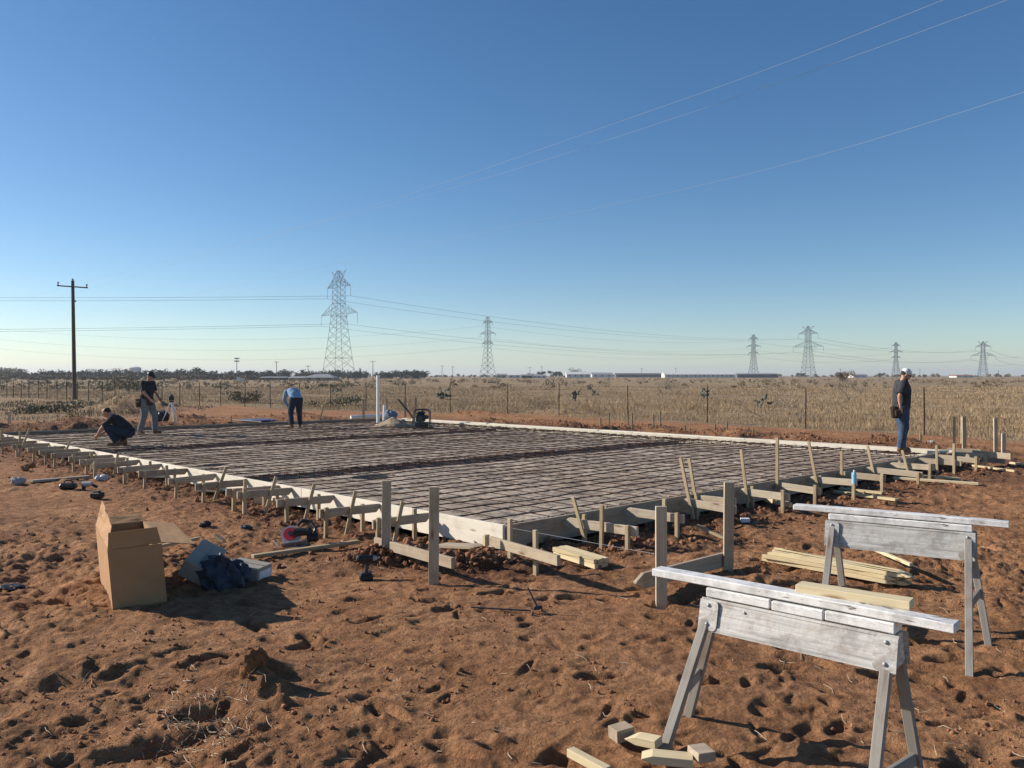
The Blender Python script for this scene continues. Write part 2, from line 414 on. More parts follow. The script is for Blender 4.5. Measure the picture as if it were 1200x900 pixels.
def ground_mat():
    m, nt, b = newmat('red_sandy_soil')
    pos = N(nt, 'ShaderNodeNewGeometry').outputs['Position']
    ga = N(nt, 'ShaderNodeAttribute', attribute_name='grass_cover').outputs['Fac']
    da = N(nt, 'ShaderNodeAttribute', attribute_name='damp').outputs['Fac']
    n1 = noise(nt, pos, 1.1, 7, .62); n2 = noise(nt, pos, 9, 6, .65); n3 = noise(nt, pos, 70, 4, .7)
    c = ramp(nt, n1, [(.3, (.32, .152, .070)), (.50, (.45, .228, .110)), (.70, (.54, .29, .148))])
    c = mix(nt, ramp(nt, n2, [(.40, (.6,)*3), (.58, (0, 0, 0))]), c, (.16, .072, .034))
    c = mix(nt, ramp(nt, n3, [(.55, (0, 0, 0)), (.75, (.35,)*3)]), c, (.46, .28, .16))
    dm = mix(nt, n2, (.085, .042, .026), (.19, .093, .055))
    mm = N(nt, 'ShaderNodeMath', operation='MULTIPLY'); nt.links.new(da, mm.inputs[0]); nt.links.new(ramp(nt, n2, [(.35, (1, 1, 1)), (.7, (.35,)*3)]), mm.inputs[1])
    c = mix(nt, mm.outputs[0], c, dm)
    g1 = noise(nt, pos, .05, 6, .65); g2 = noise(nt, pos, .9, 6, .7)
    gc = ramp(nt, g1, [(.3, (.24, .17, .10)), (.5, (.34, .24, .14)), (.7, (.42, .30, .18))])
    gc = mix(nt, ramp(nt, g2, [(.4, (.5,)*3), (.62, (0, 0, 0))]), gc, (.20, .145, .085))
    c = mix(nt, ga, c, gc)
    nt.links.new(c, b.inputs['Base Color']); b.inputs['Roughness'].default_value = .95; b.inputs['Specular IOR Level'].default_value = .12
    mp = N(nt, 'ShaderNodeMath', operation='MULTIPLY_ADD'); nt.links.new(n3, mp.inputs[0]); mp.inputs[1].default_value = .25
    nb = noise(nt, pos, 22, 8, .68); nt.links.new(nb, mp.inputs[2])
    bump(nt, b, mp.outputs[0], 1.0, .07)
    return m
g = mesh_obj('ground', gme, ground_mat()); tag(g, kind='structure')
ORD = ['zeroth', 'first', 'second', 'third', 'fourth', 'fifth', 'sixth', 'seventh', 'eighth', 'ninth', 'tenth', 'eleventh', 'twelfth', 'thirteenth',
       'fourteenth', 'fifteenth', 'sixteenth', 'seventeenth', 'eighteenth', 'nineteenth', 'twentieth', 'twenty-first', 'twenty-second', 'twenty-third', 'twenty-fourth', 'twenty-fifth', 'twenty-sixth', 'twenty-seventh', 'twenty-eighth']
ZT = .27; ZF = .17
# ------------------------------------------------------------------ fill inside the form, with dug beams
TR = [(6.1/VLEN, .36), (12.9/VLEN, .34)]
nu, nv = 330, 540
u = np.linspace(0, 1, nu); v = np.linspace(0, 1, nv); Ug, Vg = np.meshgrid(u, v)
Px = A0.x*(1-Ug)*(1-Vg)+B0.x*Ug*(1-Vg)+C0.x*Ug*Vg+D0.x*(1-Ug)*Vg
Py = A0.y*(1-Ug)*(1-Vg)+B0.y*Ug*(1-Vg)+C0.y*Ug*Vg+D0.y*(1-Ug)*Vg
Z = ZF+.012*fbm(Px, Py, .9, 4, 3)+.016*fbm(Px, Py, .22, 3, 4)
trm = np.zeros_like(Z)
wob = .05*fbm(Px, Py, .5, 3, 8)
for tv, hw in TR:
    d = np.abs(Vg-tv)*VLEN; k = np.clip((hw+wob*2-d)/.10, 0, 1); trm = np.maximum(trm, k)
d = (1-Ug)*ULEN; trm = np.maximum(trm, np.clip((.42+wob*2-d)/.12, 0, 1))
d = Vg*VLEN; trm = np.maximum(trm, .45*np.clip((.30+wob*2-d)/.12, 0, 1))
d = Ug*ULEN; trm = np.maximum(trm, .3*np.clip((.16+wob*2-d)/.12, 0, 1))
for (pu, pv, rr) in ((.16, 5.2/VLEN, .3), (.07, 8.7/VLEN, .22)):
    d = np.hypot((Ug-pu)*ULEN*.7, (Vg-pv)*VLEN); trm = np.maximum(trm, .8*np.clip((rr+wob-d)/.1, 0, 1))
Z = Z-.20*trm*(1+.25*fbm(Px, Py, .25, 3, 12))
Z = np.maximum(Z, -.05)
# drop the earth sheet under the form so it never pokes through the fill
gv = np.array([vv.co for vv in gme.vertices]) if False else V.copy()
def inside(x, y):
    r = np.ones(len(x), bool); q = [A0, B0, C0, D0]
    for a, b in zip(q, q[1:]+q[:1]): r &= ((b.x-a.x)*(y-a.y)-(b.y-a.y)*(x-a.x)) > .03
    return r
ins = inside(V[:, 0], V[:, 1]); V[ins, 2] = -.16
# keep the outside soil below the board tops
near = (np.minimum(np.minimum(seg_dist(V[:, 0], V[:, 1], A0, B0), seg_dist(V[:, 0], V[:, 1], A0, D0)), np.minimum(seg_dist(V[:, 0], V[:, 1], B0, C0), seg_dist(V[:, 0], V[:, 1], C0, D0))) < 1.2) & ~ins
V[near, 2] = np.minimum(V[near, 2]-.02, .13)
gme.vertices.foreach_set('co', V.astype(np.float32).ravel()); gme.update()
Vs = np.stack([Px, Py, Z], -1).reshape(-1, 3); ii = np.arange(nu*nv).reshape(nv, nu)
Fs = np.stack([ii[:-1, :-1], ii[:-1, 1:], ii[1:, 1:], ii[1:, :-1]], -1).reshape(-1, 4)
fme = np_mesh('sand_fill', Vs, Fs, True)
a_ = fme.attributes.new('damp', 'FLOAT', 'POINT'); a_.data.foreach_set('value', trm.ravel().astype(np.float32))  # holds the trench mask; the fill turns darker where it is dug out
def fill_mat():
    m, nt, b = newmat('grey_fill_sand'); pos = N(nt, 'ShaderNodeNewGeometry').outputs['Position']
    da = N(nt, 'ShaderNodeAttribute', attribute_name='damp').outputs['Fac']
    c = ramp(nt, noise(nt, pos, .8, 7, .65), [(.3, (.38, .305, .235)), (.5, (.50, .41, .32)), (.72, (.60, .51, .41))])
    c = mix(nt, ramp(nt, noise(nt, pos, 3.2, 8, .8), [(.46, (0, 0, 0)), (.60, (.85,)*3)]), c, (.15, .115, .09))
    c = mix(nt, ramp(nt, noise(nt, pos, .22, 5, .7), [(.48, (0, 0, 0)), (.62, (.5,)*3)]), c, (.22, .155, .105))
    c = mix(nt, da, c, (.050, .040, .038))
    nt.links.new(c, b.inputs['Base Color']); b.inputs['Roughness'].default_value = .95; b.inputs['Specular IOR Level'].default_value = .1
    bump(nt, b, noise(nt, pos, 18, 7, .7), .6, .03); return m
o = mesh_obj('sand_fill', fme, fill_mat()); tag(o, kind='structure')

# ------------------------------------------------------------------ form boards
def form_board(name, P, Q, outdir, label, mat, nb=4, zt=ZT, h=.26, group='timber form boards round the slab'):
    t = thing(name, (P.x, P.y, 0), label, 'form board', group)
    d = (Q-P); L = d.length; d = d/L
    for k in range(nb):
        a = P+d*(L*k/nb+(.003 if k else 0)); b = P+d*(L*(k+1)/nb)
        o = outdir*(.020+.003*(k % 2))
        board('plank', Vector((a.x, a.y, zt-h/2))+o, Vector((b.x, b.y, zt-h/2))+o, h, .038, mat, t, bev=.002)
    return t
nAD = -UDIR; nAB = -VDIR; nBC = UDIR; nCD = VDIR
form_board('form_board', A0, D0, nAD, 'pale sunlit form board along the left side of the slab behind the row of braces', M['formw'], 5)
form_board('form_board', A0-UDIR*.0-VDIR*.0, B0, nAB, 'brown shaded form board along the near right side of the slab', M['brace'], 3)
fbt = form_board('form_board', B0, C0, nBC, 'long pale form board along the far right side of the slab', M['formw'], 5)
form_board('form_board', D0, C0, nCD, 'shaded brown form board along the far back edge of the slab', M['formd'], 3)
# flat walers lying along the far right side
for k, (off, z, w, lab) in enumerate(((.20, ZT+.002, .20, 'flat pale plank lying against the outside of the far right form board'), (.52, ZT-.03, .14, 'outer flat pale plank lying beyond the far right form board'))):
    t = thing('plank_walkway', (B0.x, B0.y, 0), lab, 'plank', 'planks laid flat along the far form')
    for j in range(4):
        s = B0+nBC*off; e = C0.lerp(B0, .05)+nBC*off; a = s.lerp(e, j/4+.002*j); b = s.lerp(e, (j+1)/4)
        zz = z+random.uniform(-.008, .008)
        board('plank', Vector((a.x, a.y, zz)), Vector((b.x, b.y, zz+random.uniform(-.008, .008))), .038, w, M['formw'], t)
        for f in (.1, .5, .9):
            c = a.lerp(b, f)
            MB().box((c.x, c.y, (zz-.02)/2-.05), (.06, .06, max(.05, zz-.02+.1)-.004)).build('bearer', M['brace'], t)

# ------------------------------------------------------------------ rebar mat
mat_t = thing('rebar_mat', (A0.x, A0.y, ZF), 'tied grid of rusty reinforcing bars laid over the grey sand inside the form', 'rebar mat')
def bar_mesh(p, q, z, mat, parent, name='bar', r=.0085, n=14, seed=0, sag=.012):
    pts = []; rr = random.Random(seed)
    side = Vector((-(q-p).y, (q-p).x, 0)).normalized(); ph = rr.uniform(0, 6)
    for k in range(n+1):
        f = k/n; c = p.lerp(q, f); pts.append(Vector((c.x, c.y, z+sag*math.sin(f*23+ph)+rr.uniform(-.004, .004)))+side*(.028*math.sin(f*7+ph)+rr.uniform(-.008, .008)))
    VV = []; FF = []
    for k, c in enumerate(pts):
        for j in range(5):
            a = j*2*math.pi/5; VV.append(c+side*r*math.cos(a)+Vector((0, 0, r*math.sin(a))))
        if k:
            for j in range(5): FF.append(((k-1)*5+j, (k-1)*5+(j+1) % 5, k*5+(j+1) % 5, k*5+j))
    c0 = (pts[0]+pts[-1])/2
    me = np_mesh(name, [tuple(v-c0) for v in VV], FF, True)
    return mesh_obj(name, me, mat, parent, c0)
nV = 50; nU = 30
for k in range(nV):
    v_ = (.12+k*(VLEN-.24)/(nV-1)+random.uniform(-.035, .035)*(0 < k < nV-1))/VLEN
    bar_mesh(slab(.012, v_), slab(.988, v_), ZF+.055, M['rebar'], mat_t, seed=k)
for k in range(nU):
    u_ = (.12+k*(ULEN-.24)/(nU-1)+random.uniform(-.03, .03)*(0 < k < nU-1))/ULEN
    bar_mesh(slab(u_, .008), slab(u_, .992), ZF+.038, M['rebar'], mat_t, seed=100+k, n=22, r=.0065)
# beam cages in the trenches
def cage(fn, L, label, wd=.11, zlo=.02):
    a, b = fn(0), fn(1); t = thing('rebar_cage', (a.x, a.y, 0), label, 'rebar cage', 'reinforcing cages in the beam trenches')
    side = Vector((-(b-a).y, (b-a).x, 0)).normalized(); k = 0
    for z in (zlo, ZF+.035):
        for s in (-1, 0, 1): bar_mesh(a+side*s*wd, b+side*s*wd, z, M['rebar'], t, seed=200+k, r=.010, sag=.02); k += 1
    n = int(L/.28)
    for j in range(n):
        c = a.lerp(b, (j+.5)/n); dz = random.uniform(-.01, .01)
        p = [c-side*wd*1.1+Vector((0, 0, zlo)), c+side*wd*1.1+Vector((0, 0, zlo)), c+side*wd*1.1+Vector((0, 0, ZF+.06+dz)), c-side*wd*1.1+Vector((0, 0, ZF+.06))]
        m = MB(); m.tube(p+[p[0]], .007, 5); m.build('stirrup', M['rebar'], t)
for (tv, hw), w in zip(TR, ('nearer', 'farther')):
    cage(lambda f, tv=tv: slab(.02+.96*f, tv), ULEN, f'rusty bar cage in the {w} dark trench crossing the slab')
cage(lambda f: slab(1-.26/ULEN, .02+.96*f), VLEN, 'rusty bar cage in the trench inside the far right form board')
cage(lambda f: slab(.02+.9*f, .16/VLEN), ULEN, 'rusty bar cage just inside the near right form board', .07, .12)

# ------------------------------------------------------------------ braces
def edge_t(px, P, Q):                   # photo column -> parameter on edge
    k = (px-HX)/F; dx, dy = Q.x-P.x, Q.y-P.y
    return (k*P.y-P.x)/(dx-k*dy)
def brace(P, Q, px, outd, L, label, group, lean=None, tall=None, flip=1, zi=.21, zo=None, stub=False, bmat='brace'):
    t0 = edge_t(px, P, Q); p = P.lerp(Q, t0); base = p+outd*L*.5
    zo = zi+random.uniform(-.03, .02) if zo is None else zo
    t = thing('form_brace', (base.x, base.y, 0), label, 'timber brace', group)
    tan = (Q-P).normalized()
    a = p+outd*.045+tan*random.uniform(-.02, .02); b = p+outd*(L+.045)+tan*random.uniform(-.05, .05)
    w = .100
    board('board', (a.x, a.y, zi), (b.x, b.y, zo), w, .038, M[bmat], t, miter0=(.09 if bmat == 'brace' else .16)*flip, bow=random.uniform(-.004, .006))
    cam = tan if tan.y < 0 else -tan     # the side the photograph sees
    # short peg at the outer end
    c = b-outd*random.uniform(.03, .12)+cam*.042
    board('peg', (c.x, c.y, -.12), (c.x+random.uniform(-.012, .012), c.y, zo+.05+random.uniform(-.02, .05)), .045, .038, M['stake'], t, up=(outd.x, outd.y, 0), point=0)
    if stub or random.random() < .5:
        c = p+outd*(L*.30)-cam*.046
        board('peg', (c.x, c.y, -.12), (c.x, c.y, zi+random.uniform(.03, .12)), .045, .038, M['stake'], t, up=(outd.x, outd.y, 0))
    if lean:
        f, top, dx = lean                # where along the board, top height, lean towards the form
        c = p+outd*(L*f)+cam*.044; d = c-outd*dx
        board('leaning_stake', (c.x+outd.x*.04, c.y+outd.y*.04, -.1), (d.x, d.y, top), .045, .022, M['stake'], t, up=(outd.x, outd.y, 0))
    if tall:
        c = p+outd*(L*tall[0])+cam*.046
        board('upright_stake', (c.x, c.y, -.12), (c.x+random.uniform(-.02, .02), c.y, tall[1]), .045, .030, M['stake'], t, up=(outd.x, outd.y, 0))
    return t
LP = [507, 447, 394, 345, 329, 292, 256, 222, 192, 166, 150, 134, 113, 95, 78, 60, 44, 30, 18, 6, -8]
LEAN = {0: (.75, .44, .10), 1: (.62, .45, .10), 2: (.60, .44, .12), 3: (.55, .44, .14), 5: (.72, .47, .18), 9: (.6, .40, .05), 13: (.5, .42, .15), 15: (.9, .62, .22), 18: (.55, .42, .1)}
TALL = {7: (.5, .34), 11: (.55, .33), 16: (.5, .5), 17: (.7, .55), 19: (.3, .5), 4: (.75, .40), 20: (.6, .5)}
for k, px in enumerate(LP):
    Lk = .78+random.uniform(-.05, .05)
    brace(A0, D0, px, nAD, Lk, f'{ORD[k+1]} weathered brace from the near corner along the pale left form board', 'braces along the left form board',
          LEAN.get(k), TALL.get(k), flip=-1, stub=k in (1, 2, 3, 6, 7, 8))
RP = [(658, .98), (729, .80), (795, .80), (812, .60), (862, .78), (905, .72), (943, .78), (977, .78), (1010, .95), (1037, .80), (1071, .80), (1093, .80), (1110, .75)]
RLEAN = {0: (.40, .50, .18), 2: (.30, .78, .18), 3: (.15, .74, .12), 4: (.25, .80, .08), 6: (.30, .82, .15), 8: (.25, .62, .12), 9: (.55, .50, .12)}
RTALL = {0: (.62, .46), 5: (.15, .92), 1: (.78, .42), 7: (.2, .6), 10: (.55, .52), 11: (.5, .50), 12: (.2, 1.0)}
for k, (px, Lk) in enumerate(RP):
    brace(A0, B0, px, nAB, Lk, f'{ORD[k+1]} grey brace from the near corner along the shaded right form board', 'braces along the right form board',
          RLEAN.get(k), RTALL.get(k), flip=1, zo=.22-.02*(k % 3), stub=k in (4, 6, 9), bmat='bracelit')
# brace beyond the near corner in line with the left form
t = thing('corner_brace', gnd(612, 650), 'short board with two square pegs bracing the near corner of the form', 'timber brace')
a = gnd(575, 634, .22); b = gnd(655, 657, .24)
board('board', a, b, .092, .038, M['bracelit'], t)
for (px, py, zt) in ((598, 659, .43), (628, 671, .40)):
    g0 = gnd(px, py); board('peg', (g0.x, g0.y, -.12), (g0.x-.005, g0.y, zt), .047, .036, M['stake'], t, up=VDIR)
c = gnd(567, 634, .22); board('end_block', c+Vector((0, .02, 0)), c+Vector((.045, .06, 0)), .11, .04, M['fresh'], t)

# ------------------------------------------------------------------ batter boards
def batter(label, posts, boards, tp=.038, wp=.089):
    g0 = gnd(*posts[0][:2]); t = thing('batter_board', (g0.x, g0.y, 0), label, 'batter board', 'batter boards at the corners')
    for (px, py, top) in posts:
        g1 = gnd(px, py); board('post', (g1.x, g1.y, -.2), (g1.x+random.uniform(-.01, .01), g1.y, top), wp, tp, M['post'], t, up=(1, 0, 0))
    for (x0, y0, x1, y1, z0, z1, w, pt) in boards:
        a = gnd(x0, y0, z0)*1.0; b = gnd(x1, y1, z1)*1.0;  board('cross_board', a, b, w, .038, M['brace'], t, point=pt)
    return t
batter('batter board on two posts beside the drill, left of the near corner', [(508, 684, .86), (452, 657, .80)], [(440, 635, 531, 660, .145, .170, .098, 0)])
batter('batter board on two posts behind the left end of the nearest sawhorse', [(775, 710, .80), (853, 676, .87)], [(850, 655, 744, 683, .148, .154, .13, .10)])
batter('pale batter board with two uprights right of the standing man in the cap', [(1130, 531, .88), (1128, 528, .82)], [(1110, 528, 1150, 530, .22, .22, .12, 0)])
batter('rightmost pale batter board with twin uprights near the right edge', [(1167, 533, .86), (1176, 536, .55)], [(1140, 531, 1185, 535, .25, .25, .12, 0), (1150, 538, 1178, 540, .12, .12, .12, 0)])
batter('small weathered batter board at the left edge before the scrub', [(11, 503, .60), (4, 504, .15)], [(0, 504, 20, 503, .08, .08, .10, 0)])

# ------------------------------------------------------------------ loose lumber
def loose(name, a, b, w, t_, mat, label, cat, group=None, up=(0, 0, 1), **k):
    o = board(name, a, b, w, t_, mat, None, up, **k); tag(o, label, cat, group); return o
def onground(px0, py0, px1, py1, dz=.02, z=0):
    a, b = G(px0, py0, dz), G(px1, py1, dz); return a, b
a, b = onground(296, 658, 420, 640, .05); loose('lumber', a, b, .038, .07, M['stake'], 'long two-by-four on the sand between the cartons and the drill', 'lumber')
a, b = onground(186, 645, 232, 636, .05); loose('lumber', a, b, .03, .06, M['stake'], 'short thin board on the sand behind the open cardboard box', 'lumber')
a, b = onground(36, 568, 104, 561, .05); loose('lumber', a, b, .04, .12, M['formd'], 'dark half-buried board on the sand left of the tools', 'lumber')
a, b = onground(517, 650, 562, 655, .10); loose('scrap_board', a, b, .035, .16, M['brace'], 'wide scrap board with clipped end on dirt right of the posts', 'scrap board', point=.08)
a = at(810, 622, 8.6); a = gnd(812, 632); b = at(841, 655, 7.9)
loose('lumber', (gnd(812, 624).x, gnd(812, 624).y-.2, .12), (gnd(812, 624).x+.32, gnd(812, 624).y-.55, .0), .03, .05, M['stake'], 'leaning offcut behind the left post of the right batter board', 'offcut')
# bundles: each stake a thing of its own
def bundle(n, px0, py0, px1, py1, label, group, cols=4, w=.04, spread=0.0, mat='bundle', pt=0.0, lj=.02):
    a, b = G(px0, py0, 0), G(px1, py1, 0); a.z = b.z = max(a.z, b.z); d = (b-a).normalized(); s = Vector((-d.y, d.x, 0))
    if s.y > 0: s = -s
    places = {1: 'on top', 0: 'at the bottom'}
    for k in range(n):
        c, r = k % cols, k//cols
        ang = spread*(random.random()-.5)*2
        off = s*((c-(cols-1)/2)*(w+.003))+Vector((0, 0, w/2+.004+r*(w+.002)))
        dd = (d+s*ang).normalized(); m = (a+b)/2+off+d*random.uniform(-lj, lj); L = (b-a).length
        o = loose('stake', m-dd*L/2, m+dd*L/2, w, w, M[mat], label, 'stake', group, point=pt)
bundle(8, 656, 652, 705, 666, 'pale square stake in the tight bundle before the near right braces', 'square stakes bundled on the ground', 4, .043)
bundle(15, 906, 657, 1062, 690, 'pale pointed stake in the loose heap behind the nearest sawhorse', 'pointed stakes heaped behind the sawhorse', 5, .036, .10, pt=.06, lj=.07)
a, b = G(1008, 655, .16), G(1068, 680, .14); loose('stake', a, b, .03, .035, M['fresh'], 'pale stake lying loose on top of the stake heap', 'stake')
for i, (x0, y0, x1, y1, w, lab) in enumerate(((978, 578, 1052, 589, .09, 'pale plank on the dirt beneath the right braces, nearest of three'), (985, 574, 1035, 580, .09, 'short pale plank behind the nearest plank under the right braces'),
        (1047, 562, 1147, 569, .13, 'bright new plank on dirt below the last right braces'), (1040, 559, 1125, 563, .11, 'bright plank lying behind the new plank at the right'),
        (1140, 548, 1190, 554, .07, 'grey thin board on bare dirt right of the man'), (1184, 544, 1210, 547, .09, 'pale board end cut by the right edge of the picture'))):
    a, b = onground(x0, y0, x1, y1, .03); loose('plank', a, b, .038, w, M['fresh' if i in (2, 3) else 'bundle'], lab, 'plank', 'planks on the dirt at the right')
a, b = onground(896, 592, 924, 598, .06); 
for k in range(3): loose('offcut', a+Vector((0, -.05*k, .03)), b+Vector((0, -.05*k, .03)), .06, .045, M['bundle'], f'{("back","middle","front")[k]} block of the three offcuts under the right braces', 'offcut', 'offcuts under the right braces')
a, b = onground(868, 613, 878, 613, .04); loose('offcut', a, b, .05, .09, M['label'], 'small white offcut on dirt left of the far sawhorse', 'offcut')
# white scrap boards between the left braces
for k, (px, py) in enumerate(((178, 562), (250, 577), (262, 578))):
    a, b = onground(px-14, py, px+16, py+2, .08); loose('scrap_board', a, b, .03, .24-.06*k, M['formw'], f'{("leftmost","middle","rightmost")[k]} of the pale scrap boards lying between the left braces', 'scrap board', 'pale scraps between the left braces')
for k, (px, py, e) in enumerate(((322, 592, .1), (300, 590, .1))):
    c = G(px, py, .06); loose('offcut', c, c+Vector((.16, -.05, 0)), .10, .11, M['brace'], ('short block beside the third left brace', 'short block beside the fourth left brace')[k], 'offcut')
# wedge offcuts at the feet of the nearest sawhorse
def wedge(px0, py0, px1, py1, w, th, label, point, dz=.03, mat='fresh'):
    a, b = onground(px0, py0, px1, py1, dz); loose('offcut', a, b, th, w, M[mat], label, 'offcut', 'offcuts at the sawhorse feet', point=point, bev=.002)
wedge(668, 888, 712, 912, .045, .04, 'narrow pale stake end in the sand left of the sawhorse, cut by the bottom edge', 0)
wedge(718, 873, 738, 867, .085, .06, 'grey block end left of the sawhorse foot', 0, .05, 'brace')
wedge(772, 883, 736, 875, .075, .04, 'pale pointed offcut touching the left foot of the sawhorse', .06, .05)
wedge(812, 904, 752, 898, .08, .04, 'pale wedge-shaped offcut in front of the sawhorse foot', .05, .05)
wedge(812, 902, 832, 899, .10, .045, 'dark-ended block right of the pale wedge', 0, .07, 'brace')

# ------------------------------------------------------------------ short stakes standing beyond the far forms
def stk(px, ytop, ybase, w, label, group, lean=0, z=0, mat='stake'):
    g0 = gnd(px, ybase, z); D = g0.y; top = CH-(ytop-HY)/F*D
    o = board('ground_stake', (g0.x, g0.y, z-.15), (g0.x+lean*D/F, g0.y, top), w, .02, M[mat], None, up=(1, 0, 0)); tag(o, label, 'stake', group)
FS = [(585, 495, 500), (600, 493, 500), (704, 490, 504), (714, 483, 504), (736, 486, 505), (741, 484, 506), (766, 484, 505), (774, 482, 505), (803, 499, 508), (838, 497, 510), (852, 494, 510), (871, 507, 512), (883, 502, 513), (927, 510, 515), (970, 512, 518), (1022, 509, 521), (1079, 509, 523)]
for k, (px, y0, y1) in enumerate(FS): stk(px, y0, y1, .05, f'{ORD[k+1]} short stake from the left beyond the far right form board', 'short stakes beyond the far right form')
BS = [(203, 485, 500, .05), (241, 485, 498, .05), (272, 487, 497, .05), (310, 492, 497, .05), (317, 490, 496, .05), (382, 489, 496, .06), (400, 487, 491, .05)]
for k, (px, y0, y1, w) in enumerate(BS): stk(px, y0, y1, w, f'{ORD[k+1]} short stake from the left beyond the back form board', 'short stakes beyond the back form', lean=random.choice((-1, 0, 2)), z=.0)
stk(426, 469, 498, .09, 'weathered upright board left of the white vertical pipe', 'uprights round the pipe', mat='brace')
stk(475, 466, 489, .09, 'tall grey upright stake behind the compactor handle', 'uprights round the pipe', mat='brace')
stk(487, 466, 489, .10, 'tall pale upright stake just left of the compactor engine', 'uprights round the pipe')
stk(453, 467, 484, .09, 'thin upright stake behind the short pipe', 'uprights round the pipe', mat='brace')
for k in range(4):
    p = C0+VDIR*(.35+.3*k)-UDIR*(1+1.4*k); 
    loose('scrap_board', (p.x, p.y, gz(p.x, p.y)+.22), (p.x+.9, p.y+.3, gz(p.x+.9, p.y+.3)+.22), .03, .14, M['formw' if k % 2 else 'stake'], f'{ORD[k+1]} from the right of the pale scraps behind the back form board', 'scrap board', 'pale scraps behind the back form')
a = gnd(500/1.0*.0+374, 492, .3); g0 = gnd(375, 492, .1); loose('stake', g0, g0+Vector((.14, 0, .52)), .05, .03, M['stake'], 'leaning stake right of the bending man', 'stake', up=(1, 0, 0))
g0 = gnd(200, 484); 
# pipes
def pipe(p, q, r, mat, label, name='pipe', cat='pipe', hollow=True):
    m = MB(); m.cyl(p, q, r, n=16); d = (Vector(q)-Vector(p)).normalized(); m.cyl(Vector(q)-d*.06, Vector(q)+d*.004, r*1.12, n=16)
    o = m.build(name, mat, smooth=False); tag(o, label, cat); return o
g0 = gnd(443, 497, ZF); D = g0.y; pipe((g0.x, g0.y, 0), (g0.x, g0.y, CH), .055, M['pvc'], 'tall white vertical pipe standing at the back corner of the slab')
g0 = gnd(450, 494, ZF); pipe((g0.x, g0.y, 0), (g0.x+.02, g0.y, CH-(475-HY)/F*g0.y), .055, M['pvc'], 'short white pipe stub just right of the tall one')
a, b = gnd(411, 489, .25), gnd(466, 486, .30); pipe(a, b, .07, M['pvc'], 'long white pipe lying on the boards behind the sand pile')
# sand pile
def mound(name, c, rx, ry, h, mat, label, cat, seed=1, n=48):
    u_ = np.linspace(-1.1, 1.1, n); X, Y = np.meshgrid(u_, u_); r = np.sqrt(X**2+Y**2)
    Zm = h*np.clip(1-r+.18*fbm(X, Y, .5, 3, seed), -.12, 1)*(1+.15*fbm(X, Y, .25, 4, seed+3))
    Vm = np.stack([X*rx, Y*ry, Zm], -1).reshape(-1, 3); ii = np.arange(n*n).reshape(n, n)
    me = np_mesh(name, Vm, np.stack([ii[:-1, :-1], ii[:-1, 1:], ii[1:, 1:], ii[1:, :-1]], -1).reshape(-1, 4), True)
    o = mesh_obj(name, me, mat, None, c); tag(o, label, cat); return o
g0 = gnd(459, 501, ZF); mound('sand_pile', (g0.x, g0.y+.2, ZF), .75, .6, .34, simple('pile_sand', (.33, .25, .17), .95, 0, .12, 6, .6, .03), 'low pile of tan sand between the pipe and the compactor', 'sand pile')
# blue bag
def crumple(name, c, r, mat, label, cat, seed=3, amp=.35, rot=0):
    bm = bmesh.new(); bmesh.ops.create_icosphere(bm, subdivisions=4, radius=1)
    for v_ in bm.verts:
        q = v_.co; k = 1+amp*float(fbm(np.array([q.x*1.2+q.z]), np.array([q.y*1.2-q.z*.7]), .7, 4, seed)[0])
        v_.co = Vector((q.x*r[0]*k, q.y*r[1]*k, max(q.z*r[2]*k, -r[2]*.8)))
    me = bpy.data.meshes.new(name); bm.to_mesh(me); bm.free()
    o = mesh_obj(name, me, mat, None, c); o.rotation_euler = (0, 0, rot); tag(o, label, cat); return o
g0 = gnd(458, 494, .2); crumple('tarp', (g0.x, g0.y, .42), (.22, .2, .2), M['bluecloth'], 'blue bag perched behind the sand pile', 'bag', 4)
g0 = gnd(295, 495, .1); crumple('tarp', (g0.x, g0.y+.8, .13), (.7, .4, .08), M['bluecloth'], 'flat blue tarp lying behind the back form board', 'tarp', 5, .3)

# string line from near corner post to right batter board
def wire(name, pts, r, mat, label=None, cat=None, group=None, parent=None, n=4):
    VV = []; FF = []; c0 = sum((Vector(p) for p in pts), Vector())/len(pts)
    for k, p in enumerate(pts):
        p = Vector(p); d = (Vector(pts[min(k+1, len(pts)-1)])-Vector(pts[max(k-1, 0)])).normalized()
        s = d.cross(Vector((0, 0, 1))); s = s.normalized() if s.length > 1e-4 else Vector((1, 0, 0)); q = s.cross(d)
        for j in range(n):
            a = j*2*math.pi/n+.78; VV.append(tuple(p-c0+s*r*math.cos(a)+q*r*math.sin(a)))
        if k:
            for j in range(n): FF.append(((k-1)*n+j, (k-1)*n+(j+1) % n, k*n+(j+1) % n, k*n+j))
    o = mesh_obj(name, np_mesh(name, VV, FF, True), mat, parent, c0); tag(o, label, cat, group); return o
wire('string_line', [gnd(600, 619, .29), at(767, 649, 6.62)], .0016, M['wirebright'], 'thin white string line from the near corner to the right batter board', 'string')
